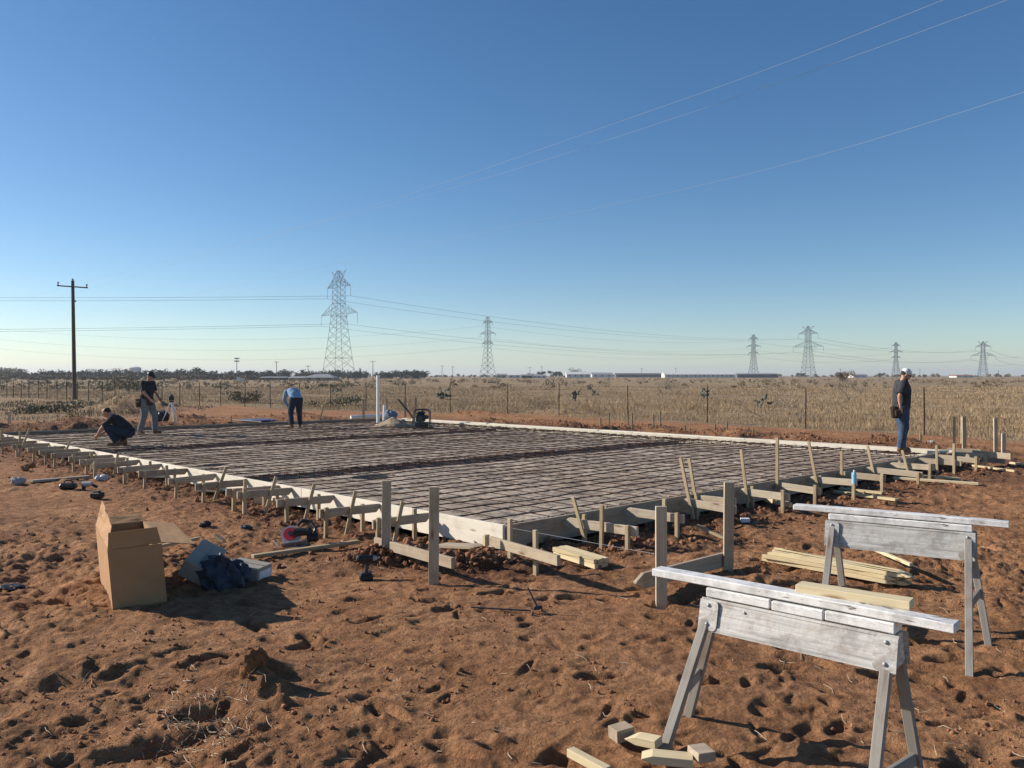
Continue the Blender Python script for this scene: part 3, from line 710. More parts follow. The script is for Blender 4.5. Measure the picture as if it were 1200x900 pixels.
# ------------------------------------------------------------------ sawhorses
def sawhorse(label, rail, cap, legs, panel_h, group, braces):
    """rail/cap = 2 end points; legs = [(top, foot)] LF, LB, RF, RB"""
    base = (Vector(legs[0][1])+Vector(legs[3][1]))/2
    t = thing('sawhorse', (base.x, base.y, 0), label, 'sawhorse', group)
    a, b = map(Vector, cap); d = (b-a).normalized(); s = Vector((-d.y, d.x, 0)).normalized()
    if s.y > 0: s = -s                     # s points to the camera side
    ra_, rb_ = map(Vector, rail)
    board('top_rail', rail[0], rail[1], .040, .089, M['chipped'], t, bev=.004, bow=.004)
    # worn cap pieces: separate lengths with gaps
    L = (b-a).length; x = 0; k = 0
    cuts = [0, .38, .66, 1] if 'nearest' in label else [0, 1]
    for f0, f1 in zip(cuts[:-1], cuts[1:]):
        p = a+d*(L*f0+.003); q = a+d*(L*f1-.003); dz = -.003*(k % 2)
        board('cap_board', p+Vector((0, 0, -.026+dz)), q+Vector((0, 0, -.026+dz)), .048, .098, M['chipped'], t, bev=.006); k += 1
    up = Vector((0, 0, 1))
    H = panel_h
    for sd in (1, -1):
        n = s*sd; tilt = .22
        m = MB()
        def q3(x, z, out): return a+d*x+up*(z)+n*(out)
        z0 = -.052; x0, x1 = -.015, L+.015
        # sheet with folded ridge: profile (z, out)
        prof = [(z0, .052), (z0-.012, .056), (z0-.016, .054), (z0-H*.55, .054+H*.55*tilt), (z0-H*.84, .054+H*.84*tilt), (z0-H*.86, .060+H*.86*tilt), (z0-H, .058+H*tilt)]
        bm = m.bm; rows = []
        for (z, o_) in prof:
            rows.append([bm.verts.new(q3(x0+(x1-x0)*i/6, z, o_)) for i in range(7)])
        rows2 = [[bm.verts.new(v.co-n*.004) for v in r] for r in rows]
        for r0, r1 in zip(rows[:-1], rows[1:]):
            for i in range(6): bm.faces.new((r0[i], r0[i+1], r1[i+1], r1[i]))
        for r0, r1 in zip(rows2[:-1], rows2[1:]):
            for i in range(6): bm.faces.new((r0[i], r1[i], r1[i+1], r0[i+1]))
        for i in range(6):
            bm.faces.new((rows[0][i], rows2[0][i], rows2[0][i+1], rows[0][i+1])); bm.faces.new((rows[-1][i], rows[-1][i+1], rows2[-1][i+1], rows2[-1][i]))
        for j in range(len(rows)-1):
            for e in (0, -1): bm.faces.new((rows[j][e], rows[j+1][e], rows2[j+1][e], rows2[j][e]))
        align(m.build('side_panel', M['silver'], t), quat_x(d))
        for e, xe in ((0, .02), (1, L-.02)):
            sg = 1 if e == 0 else -1; w = .065
            pts = []; n_ = 5
            zt, zb = z0-.006, z0-H+.006
            edge = [(xe-sg*.036, zt), (xe+sg*(w-.02), zt)]+[(xe+sg*(w-.02+.02*math.sin(q*math.pi/8)), zt-.03+.03*math.cos(q*math.pi/8)) for q in range(1, 5)]
            edge += [(xe+sg*w, zb+.03)]+[(xe+sg*(w-.02+.02*math.cos(q*math.pi/8)), zb+.03-.03*math.sin(q*math.pi/8)) for q in range(1, 5)]+[(xe-sg*.036, zb)]
            P = [q3(x_, z_, .060+(z0-z_)*tilt) for (x_, z_) in edge]
            pl = MB(); pl.poly(P, .004, n); plate = pl.build('end_plate', M['silver'], t)
            for zb_ in (z0-.03, z0-H+.035):
                c = q3(xe+sg*.012, zb_, .064+(z0-zb_)*tilt); MB().ball(c, (.010, .010, .010), 10).build('bolt', M['steel'], plate, smooth=True)
        if 'nearest' in label and sd == 1: MB().ball(q3(L*.24, z0-.035, .060), .007, 8).build('bolt', M['steel'], t, smooth=True)
    feet = []
    for k, (tp, ft) in enumerate(legs):
        tp, ft = Vector(tp), Vector(ft)
        fz = gz(ft.x, ft.y)-.02; ft2 = tp+(ft-tp)*((fz-tp.z)/(ft.z-tp.z))
        # angle-section leg: two flanges
        dl = (ft2-tp).normalized(); sgn = 1 if k < 2 else -1; side = s if k % 2 == 0 else -s
        o1 = board('leg', tp, ft2, .046, .034, M['legs'], t, up=d, bev=.003)
        feet.append((tp, ft2))
    for (i, j, f) in ((0, 1, braces[0]), (2, 3, braces[1])):
        p = feet[i][0].lerp(feet[i][1], f); q = feet[j][0].lerp(feet[j][1], f)
        e = (q-p).normalized(); board('cross_brace', p+e*.012, q-e*.012, .058, .024, M['legs'], t)
    for e, x in ((0, a+d*.03), (1, b-d*.03)):   # end filler block between the panels
        m = MB(); tz = H-.01
        P = [x+s*(.048)+up*(-.054), x-s*(.048)+up*(-.054), x-s*(.05+tz*.2)+up*(-.052-tz), x+s*(.05+tz*.2)+up*(-.052-tz)]
        m.poly(P, .03, d if e == 1 else -d); m.build('end_block', M['silverwood'], t)
    return t
# nearest
def under(ra, rb, px, drop):
    k = (px-HX)/F; f = (k*ra.y-ra.x)/((rb.x-ra.x)-k*(rb.y-ra.y)); p = Vector(ra).lerp(Vector(rb), f); return p-Vector((0, 0, drop))
capA, capB = under(at(769, 669, 4.42), at(1122, 735, 3.42), 832, .0215), under(at(769, 669, 4.42), at(1122, 735, 3.42), 1054, .0215)
dd = (capB-capA).normalized(); ss = Vector((-dd.y, dd.x, 0)); ss = -ss if ss.y > 0 else ss
def legset(ca, cb, H, feet, ins=.03):
    d = (cb-ca).normalized(); s = Vector((-d.y, d.x, 0)); s = -s if s.y > 0 else s; out = []
    for k, f in enumerate(feet):
        e = ca+d*ins if k < 2 else cb-d*ins; sd = s if k % 2 == 0 else -s
        out.append((e+sd*.032+Vector((0, 0, -.07)), f))
    return out
f1 = [gnd(777, 884), gnd(806, 842), Vector((1.475, 3.38, 0)), Vector((1.86, 3.74, 0))]
sawhorse('nearest silver-painted sawhorse with a pale board resting on top', (at(769, 669, 4.42), at(1122, 735, 3.42)), (capA, capB), legset(capA, capB, .15, f1), .155, 'silver-painted sawhorses', (.60, .80))
c2A, c2B = under(at(931, 593.5, 6.42), at(1183, 614.5, 5.62), 972, .0215), under(at(931, 593.5, 6.42), at(1183, 614.5, 5.62), 1141, .0215)
f2 = [gnd(961, 748), gnd(992, 728), gnd(1136, 784), gnd(1158, 754)]
sawhorse('farther silver-painted sawhorse standing at the right, nothing on it', (at(931, 593.5, 6.42), at(1183, 614.5, 5.62)), (c2A, c2B), legset(c2A, c2B, .19, f2), .19, 'silver-painted sawhorses', (.62, .52))
# pale board on the nearest one
ra, rb = at(769, 669, 4.42), at(1122, 735, 3.42)
p = ra.lerp(rb, .70)+Vector((.022, .028, .041)); dd2 = (rb-ra).normalized(); 
q0 = p-dd2*.25; q1 = p+dd2*.24; 
loose('lumber', q0+Vector((.0, .01, 0)), q1+Vector((.035, .035, 0)), .038, .089, M['fresh'], 'short pale yellow two-by-four resting on the nearest sawhorse', 'lumber')

# ------------------------------------------------------------------ cardboard box
def sheet(m, P, th=.006):                 # quad sheet with thickness
    P = [Vector(p) for p in P]; m.poly(P, th)
def gridsheet(name, P, mat, parent, th=.005, wob=.006, seed=0, ragged=False):
    P = [Vector(p) for p in P]; n = 12; rr = random.Random(seed); nn = (P[1]-P[0]).cross(P[3]-P[0]).normalized()
    m = MB(); bm = m.bm; pts = []
    for i in range(n+1):
        row = []
        for j in range(n+1):
            u_, v_ = i/n, j/n; c = P[0]*(1-u_)*(1-v_)+P[1]*u_*(1-v_)+P[2]*u_*v_+P[3]*(1-u_)*v_
            k = float(fbm(np.array([u_*3+seed]), np.array([v_*3]), 1, 3, seed)[0]); e = 0 if (i in (0, n) or j == 0) else 1
            c = c+nn*wob*k*e
            if ragged and j == n: c = c-(P[3]-P[0])*abs(k)*.14
            row.append(c)
        pts.append(row)
    A = [[bm.verts.new(c+nn*th/2) for c in r] for r in pts]; B = [[bm.verts.new(c-nn*th/2) for c in r] for r in pts]
    for i in range(n):
        for j in range(n):
            bm.faces.new((A[i][j], A[i+1][j], A[i+1][j+1], A[i][j+1])); bm.faces.new((B[i][j], B[i][j+1], B[i+1][j+1], B[i+1][j]))
    for i in range(n):
        for j, r in ((0, 0), (n, 1)):
            q = (A[i][j], A[i+1][j], B[i+1][j], B[i][j]); bm.faces.new(q if r else q[::-1])
            q = (A[j][i], A[j][i+1], B[j][i+1], B[j][i]); bm.faces.new(q[::-1] if r else q)
    return m.build(name, mat, parent)
bx = gnd(133, 719); w = Vector((.30, .275, 0)); dv = Vector((-.60, 1.0, 0)); ht = .49
t = thing('cardboard_box', (bx.x, bx.y, 0), 'tall open cardboard box standing on the sand with its flaps up', 'cardboard box')
bx.z = .0; up = Vector((0, 0, 1)); lean = Vector((-.045, .0, 0))
tl = bx+up*(ht-.0)+lean; BL, BR, BBL, BBR = bx, bx+w, bx+dv, bx+w+dv
TL, TR_, TBL, TBR = [p+up*ht+lean for p in (BL, BR, BBL, BBR)]
gridsheet('front_panel', [BL, BR, TR_, TL], M['board'], t, seed=1)
gridsheet('left_panel', [BBL, BL, TL, TBL], M['board'], t, seed=2)
gridsheet('right_panel', [BR, BBR, TBR, TR_], M['board'], t, seed=3)
gridsheet('back_panel', [BBR, BBL, TBL, TBR], M['board'], t, seed=4)
gridsheet('bottom_panel', [p+up*.012 for p in (BL, BBL, BBR, BR)], M['board'], t, seed=5)
gridsheet('flap', [TL+up*.004, TR_+up*.004, TR_+up*.135-w*.06+lean*.3, TL+up*.135+w*.04+lean*.3], M['board'], t, seed=6, wob=.004)
gridsheet('flap', [TBL+up*.004, TL.lerp(TBL, .02)+up*.004, TL.lerp(TBL, .16)+up*.16+Vector((.05, 0, 0)), TL.lerp(TBL, .9)+up*.26+Vector((.05, 0, 0))], M['board'], t, seed=7, ragged=True, wob=.02)
gridsheet('flap', [TBR+Vector((.006, 0, 0)), TR_.lerp(TBR, .05)+Vector((.006, 0, 0)), TR_.lerp(TBR, .05)+Vector((.22, .16, -.05)), TBR+Vector((.22, .16, -.05))], M['board'], t, seed=8)
gridsheet('flap', [TBR+up*.003, TBL+up*.003, TBL+up*.05+dv*.14, TBR+up*.05+dv*.14], M['board'], t, seed=9)
# two cartons and a wrap
def carton(label, c, size, rot, mat, lbl=None):
    t = thing('carton', c, label, 'carton', 'cartons beside the cardboard box'); q = rot
    m = MB(); m.box(c, size, q, .006); m.build('body', mat, t)
    for s in (-1, 1):
        m = MB(); m.box(Vector(c)+q @ Vector((0, s*size[1]*.26, size[2]/2+.003)), (size[0]*.985, size[1]*.46, .004), q); m.build('flap', mat, t)
    if lbl:
        m = MB(); m.box(Vector(c)+q @ Vector((size[0]/2+.003, 0, .0)), (.004, size[1]*.8, size[2]*.6), q); m.build('paper_label', M['label'], t)
    return t
e0, e1 = G(224, 688, .07), G(250, 672, .22); q1 = quat_x(e1-e0, (.35, -.8, .42))
g0 = G(233, 672); carton('long grey carton tipped up on the sand beside the open box', tuple((e0+e1)/2+Vector((0, 0, .01))), (.52, .24, .15), q1, M['card2'])
q2 = Matrix.Rotation(R(-14), 3, 'Z').to_quaternion() @ Matrix.Rotation(R(6), 3, 'Y').to_quaternion()
g0 = G(291, 678); carton('low carton with a white label on its end, right of the tipped one', (g0.x, g0.y, g0.z+.07), (.34, .24, .14), q2, M['card2'], True)
g0 = G(265, 685); crumple('plastic_wrap', (g0.x+.02, g0.y, g0.z+.05), (.19, .14, .16), M['bluebag'], 'crumpled dark blue plastic wrap between the two cartons', 'plastic wrap', 8, 1.1)
g0 = G(247, 664); loose('offcut', g0+Vector((-.05, .25, .27)), g0+Vector((.06, .2, .22)), .03, .04, M['stake'], 'round-ended stick poking up behind the tipped carton', 'stick')

# ------------------------------------------------------------------ circular saw
g0 = G(352, 640); c = Vector((g0.x, g0.y, g0.z))
t = thing('circular_saw', c, 'grey and red circular saw lying on the sand beside the third left brace', 'circular saw')
T = Quaternion((1, 0, 0), R(50)) @ Quaternion((0, 0, 1), R(10))
def L_(x, y, z): return c+Vector((-.03, 0, .13))+T @ Vector((x, y, z))
MB().cyl(L_(-.07, 0, -.012), L_(-.07, 0, .03), .105, n=28).build('blade_guard', M['grey'], t)
m = MB(); m.cyl(L_(-.07, 0, .031), L_(-.07, 0, .040), .078, n=28); m.build('guard_cover', M['red'], t)
MB().cyl(L_(-.07, 0, .041), L_(-.07, 0, .05), .028, n=16).build('arbor', M['darkmetal'], t)
m = MB(); m.cyl(L_(-.02, 0, .05), L_(.13, -.02, .06), .048, .042, n=16); m.ball(L_(.13, -.02, .06), .044); m.build('motor', M['black'], t)
m = MB(); m.tube([L_(.0, .1, .02), L_(.06, .15, .03), L_(.15, .12, .03), L_(.2, .02, .03), L_(.18, -.08, .03)], .018, 10); m.build('handle', M['black'], t)
m = MB(); m.box(L_(.17, -.09, .04), (.12, .07, .07), T, .008); m.build('battery', M['black'], t)
m = MB(); m.tube([L_(-.26, -.02, -.01), L_(-.2, -.12, -.01), L_(.02, -.15, -.01), L_(.10, -.13, -.01)], .006, 6); m.tube([L_(-.2, .1, .0), L_(-.02, -.14, .0)], .006, 6); m.build('shoe_rail', M['steel'], t)
m = MB(); m.box(L_(-.02, -.115, -.01), (.30, .012, .13), T, .002); m.build('base_plate', M['steel'], t)
# ------------------------------------------------------------------ cordless driver
def driver(px, py, label, ang=0, s=1.0):
    g0 = G(px, py); c = Vector((g0.x, g0.y, g0.z)); t = thing('cordless_drill', c, label, 'drill', 'power tools'); Q = Quaternion((0, 0, 1), ang)
    def P(x, y, z): return c+Q @ Vector((x, y, z))*s
    m = MB(); m.box(P(0, 0, .03), (.12*s, .075*s, .055*s), Q, .008); m.build('battery', M['black'], t)
    m = MB(); m.box(P(0, 0, .066), (.095*s, .062*s, .02*s), Q, .006); m.cyl(P(0, 0, .07), P(.012, 0, .17), .019*s, .021*s, n=12); m.build('grip', M['darkmetal'], t)
    m = MB(); m.cyl(P(-.06, 0, .20), P(.06, 0, .20), .036*s, .031*s, n=16); m.ball(P(-.06, 0, .20), .034*s); m.build('motor_housing', M['black'], t)
    m = MB(); m.cyl(P(.06, 0, .20), P(.10, 0, .20), .026*s, .016*s, n=14); m.cyl(P(.10, 0, .20), P(.125, 0, .20), .008*s, n=8); m.build('chuck', M['steel'], t)
    m = MB(); m.box(P(.032, 0, .155), (.012*s, .016*s, .03*s), Q, .003); m.build('trigger', M['darkmetal'], t)
driver(429, 680, 'black cordless drill standing on its battery before the batter board', .3, 1.0)
# pry bar
g0, g1 = G(631, 717, .02)+Vector((-.08, .05, .15)), G(631, 717, .02)
t = thing('hammer', (g1.x, g1.y, 0), 'small steel hammer with dark head propped in the sand in mid foreground', 'hammer')
m = MB(); m.cyl(g0, g1, .006, .008, 10); m.build('handle', M['darkmetal'], t)
m = MB(); m.box(g1+Vector((-.005, 0, .01)), (.075, .025, .028), Quaternion((0, 0, 1), .5), .005); m.build('head', M['darkmetal'], t)
wire('iron_rod', [G(552, 714, .015), G(590, 716, .012), G(622, 718, .014)], .007, M['darkmetal'], 'thin dark rod lying flat on the sand beside the hammer', 'rod')
# tools and litter at the left
g0 = G(80, 574); t = thing('tool_bag', (g0.x, g0.y, 0), 'low black tool bag on the sand, leftmost of the dark tools', 'tool bag')
m = MB(); m.box((g0.x, g0.y, g0.z+.06), (.26, .14, .10), Quaternion((0, 0, 1), .1), .03); m.build('body', M['black'], t)
m = MB(); m.tube([(g0.x-.08, g0.y, g0.z+.10), (g0.x-.05, g0.y, g0.z+.15), (g0.x+.05, g0.y, g0.z+.15), (g0.x+.08, g0.y, g0.z+.10)], .010, 8); m.build('handle', M['black'], t)
g0 = G(104, 574); t = thing('nail_gun', (g0.x, g0.y, 0), 'grey and black nail gun on the sand beside the tool bag', 'nail gun')
m = MB(); m.cyl((g0.x-.10, g0.y, g0.z+.09), (g0.x+.06, g0.y-.02, g0.z+.10), .045, .038, 14); m.build('body', M['grey'], t)
m = MB(); m.cyl((g0.x+.04, g0.y, g0.z+.09), (g0.x+.13, g0.y+.02, g0.z+.04), .022, .022, 10); m.build('grip', M['black'], t)
m = MB(); m.box((g0.x-.07, g0.y-.02, g0.z+.035), (.05, .05, .07), None, .008); m.build('magazine', M['black'], t)
g0 = G(114, 584); t = thing('battery_charger', (g0.x, g0.y, 0), 'small black battery charger nearest the braces', 'charger')
m = MB(); m.box((g0.x, g0.y, g0.z+.05), (.17, .13, .085), Quaternion((0, 0, 1), -.2), .015); m.build('body', M['black'], t)
m = MB(); m.box((g0.x, g0.y-.01, g0.z+.105), (.09, .07, .025), Quaternion((0, 0, 1), -.2), .006); m.build('battery', M['darkmetal'], t)
for (px, py, r, mt, lab, cat) in ((21, 567, (.11, .08, .07), 'paper', 'crumpled white bag on the sand at the left edge', 'bag'), (120, 563, (.13, .07, .06), 'clear', 'crushed pale plastic bottle between the left braces', 'bottle'),
        (15, 690, (.12, .06, .025), 'black', 'flat black scrap half buried at the left edge', 'scrap'), (240, 617, (.07, .05, .04), 'black', 'small black glove on the sand behind the cartons', 'glove'),
        (288, 620, (.07, .05, .03), 'darkmetal', 'small dark glove right of the black one', 'glove'), (213, 625, (.03, .03, .015), 'black', 'tiny black lid on the flap side of the box', 'lid')):
    if cat == 'lid': continue
    g0 = G(px, py); crumple(cat.replace(' ', '_'), (g0.x, g0.y, g0.z+r[2]*.6), r, M[mt], lab, cat, px % 50, .5)
for (px, py, r, lab) in ((37, 548, .085, 'brown soil clod standing upright, upper of the two by the left braces'), (29, 552, .075, 'brown soil clod, lower of the two by the left braces')):
    g0 = G(px, py); crumple('soil_clod', (g0.x, g0.y, g0.z+r*.5), (r, r*.8, r*.8), g.data.materials[0], lab, 'soil clod', px, .7)
g0 = G(297, 790); crumple('soil_clod', (g0.x, g0.y, g0.z+.05), (.07, .06, .11), g.data.materials[0], 'tall lump of red soil casting a shadow in the left foreground', 'soil clod', 77, .7)
# blue bottle on right brace
g0 = gnd(1001, 566, .25); t = thing('water_bottle', (g0.x, g0.y, .22), 'small blue water bottle among the right braces below the man', 'bottle')
m = MB(); m.cyl((g0.x, g0.y, .24), (g0.x, g0.y, .38), .033, n=14); m.cyl((g0.x, g0.y, .38), (g0.x, g0.y, .42), .033, .013, 14); m.build('body', simple('blue_bottle', (.25, .50, .68), .25, 0, .1, 8, 0), t)
m = MB(); m.cyl((g0.x, g0.y, .42), (g0.x, g0.y, .44), .015, n=10); m.build('cap', M['label'], t)
g0 = gnd(1101, 523, .1); crumple('paper_scrap', (g0.x, g0.y+.4, .12), (.09, .08, .09), M['paper'], 'white paper scrap on the dirt right of the man', 'paper', 6, .5)
g0 = G(68, 504); crumple('paper_scrap', (g0.x, g0.y, .12), (.22, .1, .05), M['paper'], 'pale scrap on the dirt left of the crouching man', 'paper', 9, .6)
g0 = gnd(925, 532, ZF); t = thing('rag', (g0.x, g0.y, ZF), '', '') if False else None

# ------------------------------------------------------------------ laser level tripod
g0 = gnd(192, 500, .05); c = Vector((g0.x, g0.y+.4, .05)); D = c.y; hd = Vector(((201-HX)/F*D, D, CH-(470-HY)/F*D))
t = thing('tripod', (c.x, c.y, 0), 'pale builder tripod with a black level on top, right of the standing man', 'tripod')
for k, (dx, dy) in enumerate(((-.38, -.1), (.20, -.25), (.10, .35))):
    m = MB(); e = Vector((hd.x+dx, hd.y+dy, .03)); m.bar(hd+Vector((dx*.08, dy*.08, -.02)), hd.lerp(e, .55), .045, .03, bev=.004); m.bar(hd.lerp(e, .5), e, .028, .022); m.build('leg', M['pvc'], t)
MB().cyl(hd-Vector((0, 0, .04)), hd+Vector((0, 0, .01)), .08, n=14).build('head_plate', M['darkmetal'], t)
m = MB(); m.box(hd+Vector((0, 0, .10)), (.16, .14, .16), None, .02); m.cyl(hd+Vector((0, 0, .18)), hd+Vector((0, 0, .23)), .05, n=12); m.build('level', M['black'], t)
g0 = gnd(182, 496, .1); crumple('tool_bag', (g0.x, g0.y+.5, .3), (.3, .2, .22), M['black'], 'black bag on the ground behind the legs of the standing man', 'bag', 13, .3)
# ------------------------------------------------------------------ plate compactor
g0 = gnd(494, 502, ZF); c = Vector((g0.x, g0.y, ZF)); t = thing('plate_compactor', c, 'black plate compactor with a long folding handle on the sand', 'plate compactor')
def K(x, y, z): return c+Vector((x, y, z))
m = MB(); m.box(K(-.02, 0, .03), (.60, .42, .03), None, .008); m.box(K(-.33, 0, .06), (.10, .42, .02), Quaternion((0, 1, 0), R(40))); m.box(K(.30, 0, .06), (.10, .42, .02), Quaternion((0, 1, 0), R(-40))); m.build('plate', M['darkmetal'], t)
m = MB(); m.box(K(.0, 0, .13), (.44, .32, .14), None, .02); m.build('exciter_housing', M['darkmetal'], t)
m = MB(); m.box(K(-.03, 0, .33), (.30, .28, .22), None, .03); m.cyl(K(-.03, -.17, .33), K(-.03, -.14, .33), .12, n=18); eng = m.build('engine', M['black'], t); MB().cyl(K(-.03, -.2, .33), K(-.03, -.172, .33), .085, n=18).build('recoil_starter', M['darkmetal'], eng)
m = MB(); m.box(K(-.02, 0, .49), (.26, .22, .10), None, .03); m.cyl(K(.02, 0, .54), K(.02, 0, .57), .03, n=12); m.build('fuel_tank', M['black'], t)
m = MB(); m.cyl(K(.15, -.05, .36), K(.15, .12, .36), .07, n=14); m.build('muffler', M['darkmetal'], t)
m = MB()
for y_ in (-.20, .20): m.tube([K(-.26, y_, .06), K(-.24, y_, .52), K(-.18, y_, .60), K(.2, y_, .60), K(.26, y_, .52), K(.28, y_, .06)], .016, 8)
m.tube([K(-.18, -.2, .60), K(-.18, .2, .60)], .016, 8); m.tube([K(.2, -.2, .60), K(.2, .2, .60)], .016, 8); m.build('roll_cage', M['darkmetal'], t)
m = MB()
for y_ in (-.14, .14): m.tube([K(-.22, y_, .25), K(-.42, y_, .55), K(-.74, y_, .92)], .015, 8)
m.tube([K(-.74, -.14, .92), K(-.74, .14, .92)], .018, 8); m.tube([K(-.5, -.14, .64), K(-.5, .14, .64)], .012, 8); m.build('handle', M['darkmetal'], t)

# ------------------------------------------------------------------ people
def remesh(name, m, mat, parent, vox=.009, smooth=4, tag_loc=None):
    o = m.build(name, mat, parent, smooth=True)
    md = o.modifiers.new('r', 'REMESH'); md.mode = 'VOXEL'; md.voxel_size = vox; md.use_smooth_shade = True
    ms = o.modifiers.new('s', 'SMOOTH'); ms.iterations = smooth; ms.factor = .5
    dg = bpy.context.evaluated_depsgraph_get(); ev = o.evaluated_get(dg); me = bpy.data.meshes.new_from_object(ev)
    o.modifiers.clear(); o.data = me
    if not me.materials: me.materials.append(mat)
    return o
def limb(m, pts, radii, n=12):
    for (a, b, r0, r1) in zip(pts[:-1], pts[1:], radii[:-1], radii[1:]):
        m.cyl(a, b, r0, r1, n); m.ball(a, r0, n)
    m.ball(pts[-1], radii[-1], n)
def person(label, loc, heading, J, look, gap=0):
    """J: joints in metres, x forward, y left, z up"""
    t = thing('person', loc, label, 'person', None); Q = Quaternion((0, 0, 1), heading); base = Vector(loc)
    P = lambda p: base+Q @ Vector(p)
    Y = Q @ Vector((0, 1, 0))
    pel, wai, che, nek, hed = [P(J[k]) for k in ('pelvis', 'waist', 'chest', 'neck', 'head')]
    look_v = (Q @ Vector(J['look'])).normalized(); hq = quat_x(look_v)
    def H(x, y, z): return hed+hq @ Vector((x, y, z))
    def torso(m, g=0, lo=True):
        sp = [(pel-(wai-pel).normalized()*.10, .09, .10), (pel, .115, .155), (wai, .105, .138), (che, .125, .165), (che.lerp(nek, .6), .105, .165), (nek, .06, .075)]
        rings = []
        for i, (c, rx, ry) in enumerate(sp):
            ax = (sp[min(i+1, 5)][0]-sp[max(i-1, 0)][0]).normalized(); f = Y.cross(ax).normalized()
            rings.append((c, f*(rx+g), Y*(ry+g)))
        m.loft(rings)
    b = MB(); torso(b)
    for s in 'rl':
        sh, el, wr = P(J['sh'+s]), P(J['el'+s]), P(J['wr'+s]); limb(b, [che.lerp(nek, .55), sh, el, el.lerp(wr, .35), wr], [.08, .062, .042, .042, .026])
        hp, kn, an, to = P(J['hip'+s]), P(J['kn'+s]), P(J['an'+s]), P(J['to'+s])
        limb(b, [pel, hp, hp.lerp(kn, .4), kn, kn.lerp(an, .35), an], [.10, .095, .082, .058, .058, .038]); limb(b, [an, to], [.04, .035])
        # hand: palm, four curled fingers, thumb
        dr = (wr-el).normalized(); inw = (Q @ Vector((.3, 1 if s == 'r' else -1, -.2))).normalized(); inw = (inw-dr*inw.dot(dr)).normalized(); sd = dr.cross(inw)
        pc = wr+dr*.045
        b.box(pc, (.085, .078, .030), quat_x(dr, inw), .01)
        for k in range(4):
            o_ = sd*(k-1.5)*.021; Lf = (.031, .036, .034, .026)[k]; f0 = wr+dr*.080+o_; f1 = f0+dr*Lf+inw*.012; f2 = f1+(dr*.55+inw*.8).normalized()*Lf*.75; f3 = f2+(dr*-.1+inw).normalized()*Lf*.5
            limb(b, [f0-dr*.03, f0, f1, f2, f3], [.0095, .0095, .009, .0085, .0078], 8)
        th = wr+dr*.02-sd*.03*(1 if s == 'r' else 1); limb(b, [th, th-sd*.022+dr*.03+inw*.01, th-sd*.018+dr*.055+inw*.026], [.013, .011, .009], 8)
    limb(b, [nek-(hed-nek).normalized()*.03, hed-hq @ Vector((.0, 0, .04))], [.06, .056])
    b.ball(H(0, 0, .02), (.098, .076, .105), 16, hq); b.ball(H(.03, 0, -.05), (.066, .056, .062), 14, hq); b.ball(H(.062, 0, -.088), (.025, .028, .022), 10, hq)
    b.cyl(H(.085, 0, .012), H(.108, 0, -.028), .009, .015, 8); b.ball(H(.106, 0, -.028), .014, 8)
    b.ball(H(.086, 0, -.058), (.012, .024, .007), 8, hq)
    for s in (-1, 1): b.ball(H(-.005, s*.078, -.01), (.018, .010, .030), 8, hq); b.ball(H(.078, s*.032, .030), (.016, .024, .010), 8, hq)
    body = remesh('body', b, M['skin'], t, .0085, 3)
    for s in (-1, 1): MB().ball(H(.083, s*.031, .010), (.012, .013, .009), 8, hq).build('eye', M['hair'], t, smooth=True)
    if look.get('hair'):
        m = MB(); m.ball(H(-.018, 0, .026), (.094, .080, .090), 16, hq); remesh('hair', m, M['hair'], t, .01, 2)
    if look.get('cap'):
        m = MB(); m.ball(H(-.004, 0, .055), (.108, .090, .085), 16, hq); 
        cq = hq; m.loft([(H(.05, 0, .055), hq @ Vector((0, .078, 0)), hq @ Vector((.0, 0, .012))), (H(.13, 0, .045), hq @ Vector((0, .072, 0)), hq @ Vector((0, 0, .010))), (H(.175, 0, .030), hq @ Vector((0, .038, 0)), hq @ Vector((0, 0, .007)))])
        cap_ = remesh('cap', m, M[look['cap']], t, .008, 2)
    if look.get('glasses'):
        m = MB()
        for s in (-1, 1): m.ball(H(.096, s*.034, .010), (.010, .028, .020), 10, hq); m.tube([H(.09, s*.06, .012), H(.0, s*.083, .015)], .004, 6)
        m.build('sunglasses', M['black'], t, smooth=True)
        MB().tube([H(.08, -.078, .0), H(.03, -.083, -.02), H(-.03, -.082, .03)], .007, 6).build('strap', M['paper'], t, smooth=True)
    if look.get('beard'):
        m = MB(); m.ball(H(.05, 0, -.078), (.052, .056, .035), 12, hq); m.build('beard', M['hair'], t, smooth=True)
    # shirt
    k_ = look.get('bulk', 1.08); m = MB(); sp = [(pel.lerp(wai, -.3), .150*k_, .188*k_), (wai, .150*k_, .178*k_), (che, .150*k_, .188*k_), (che.lerp(nek, .65), .118*k_, .178), (nek+(nek-che).normalized()*.012, .066, .074)]
    rings = []
    for i, (c_, rx, ry) in enumerate(sp):
        ax = (sp[min(i+1, 4)][0]-sp[max(i-1, 0)][0]).normalized(); f = Y.cross(ax).normalized(); rings.append((c_, f*rx, Y*ry))
    m.loft(rings)
    for s in 'rl':
        sh, el, wr = P(J['sh'+s]), P(J['el'+s]), P(J['wr'+s])
        if look.get('long'): limb(m, [che.lerp(nek, .55), sh, el, wr.lerp(el, .08)], [.09, .078, .058, .044])
        else: limb(m, [che.lerp(nek, .55), sh, sh.lerp(el, .5)], [.09, .080*k_, .070*k_]); m.cyl(sh.lerp(el, .4), sh.lerp(el, .80), .070*k_, .080*k_, 12)
    o = remesh('shirt', m, M[look['shirt']], t, .011, 3)
    # trousers
    m = MB(); up = (wai-pel).normalized(); f = Y.cross(up).normalized()
    m.loft([(pel+up*.08, f*.125, Y*.165), (pel, f*.132, Y*.172), (pel-up*.10, f*.10, Y*.12)])
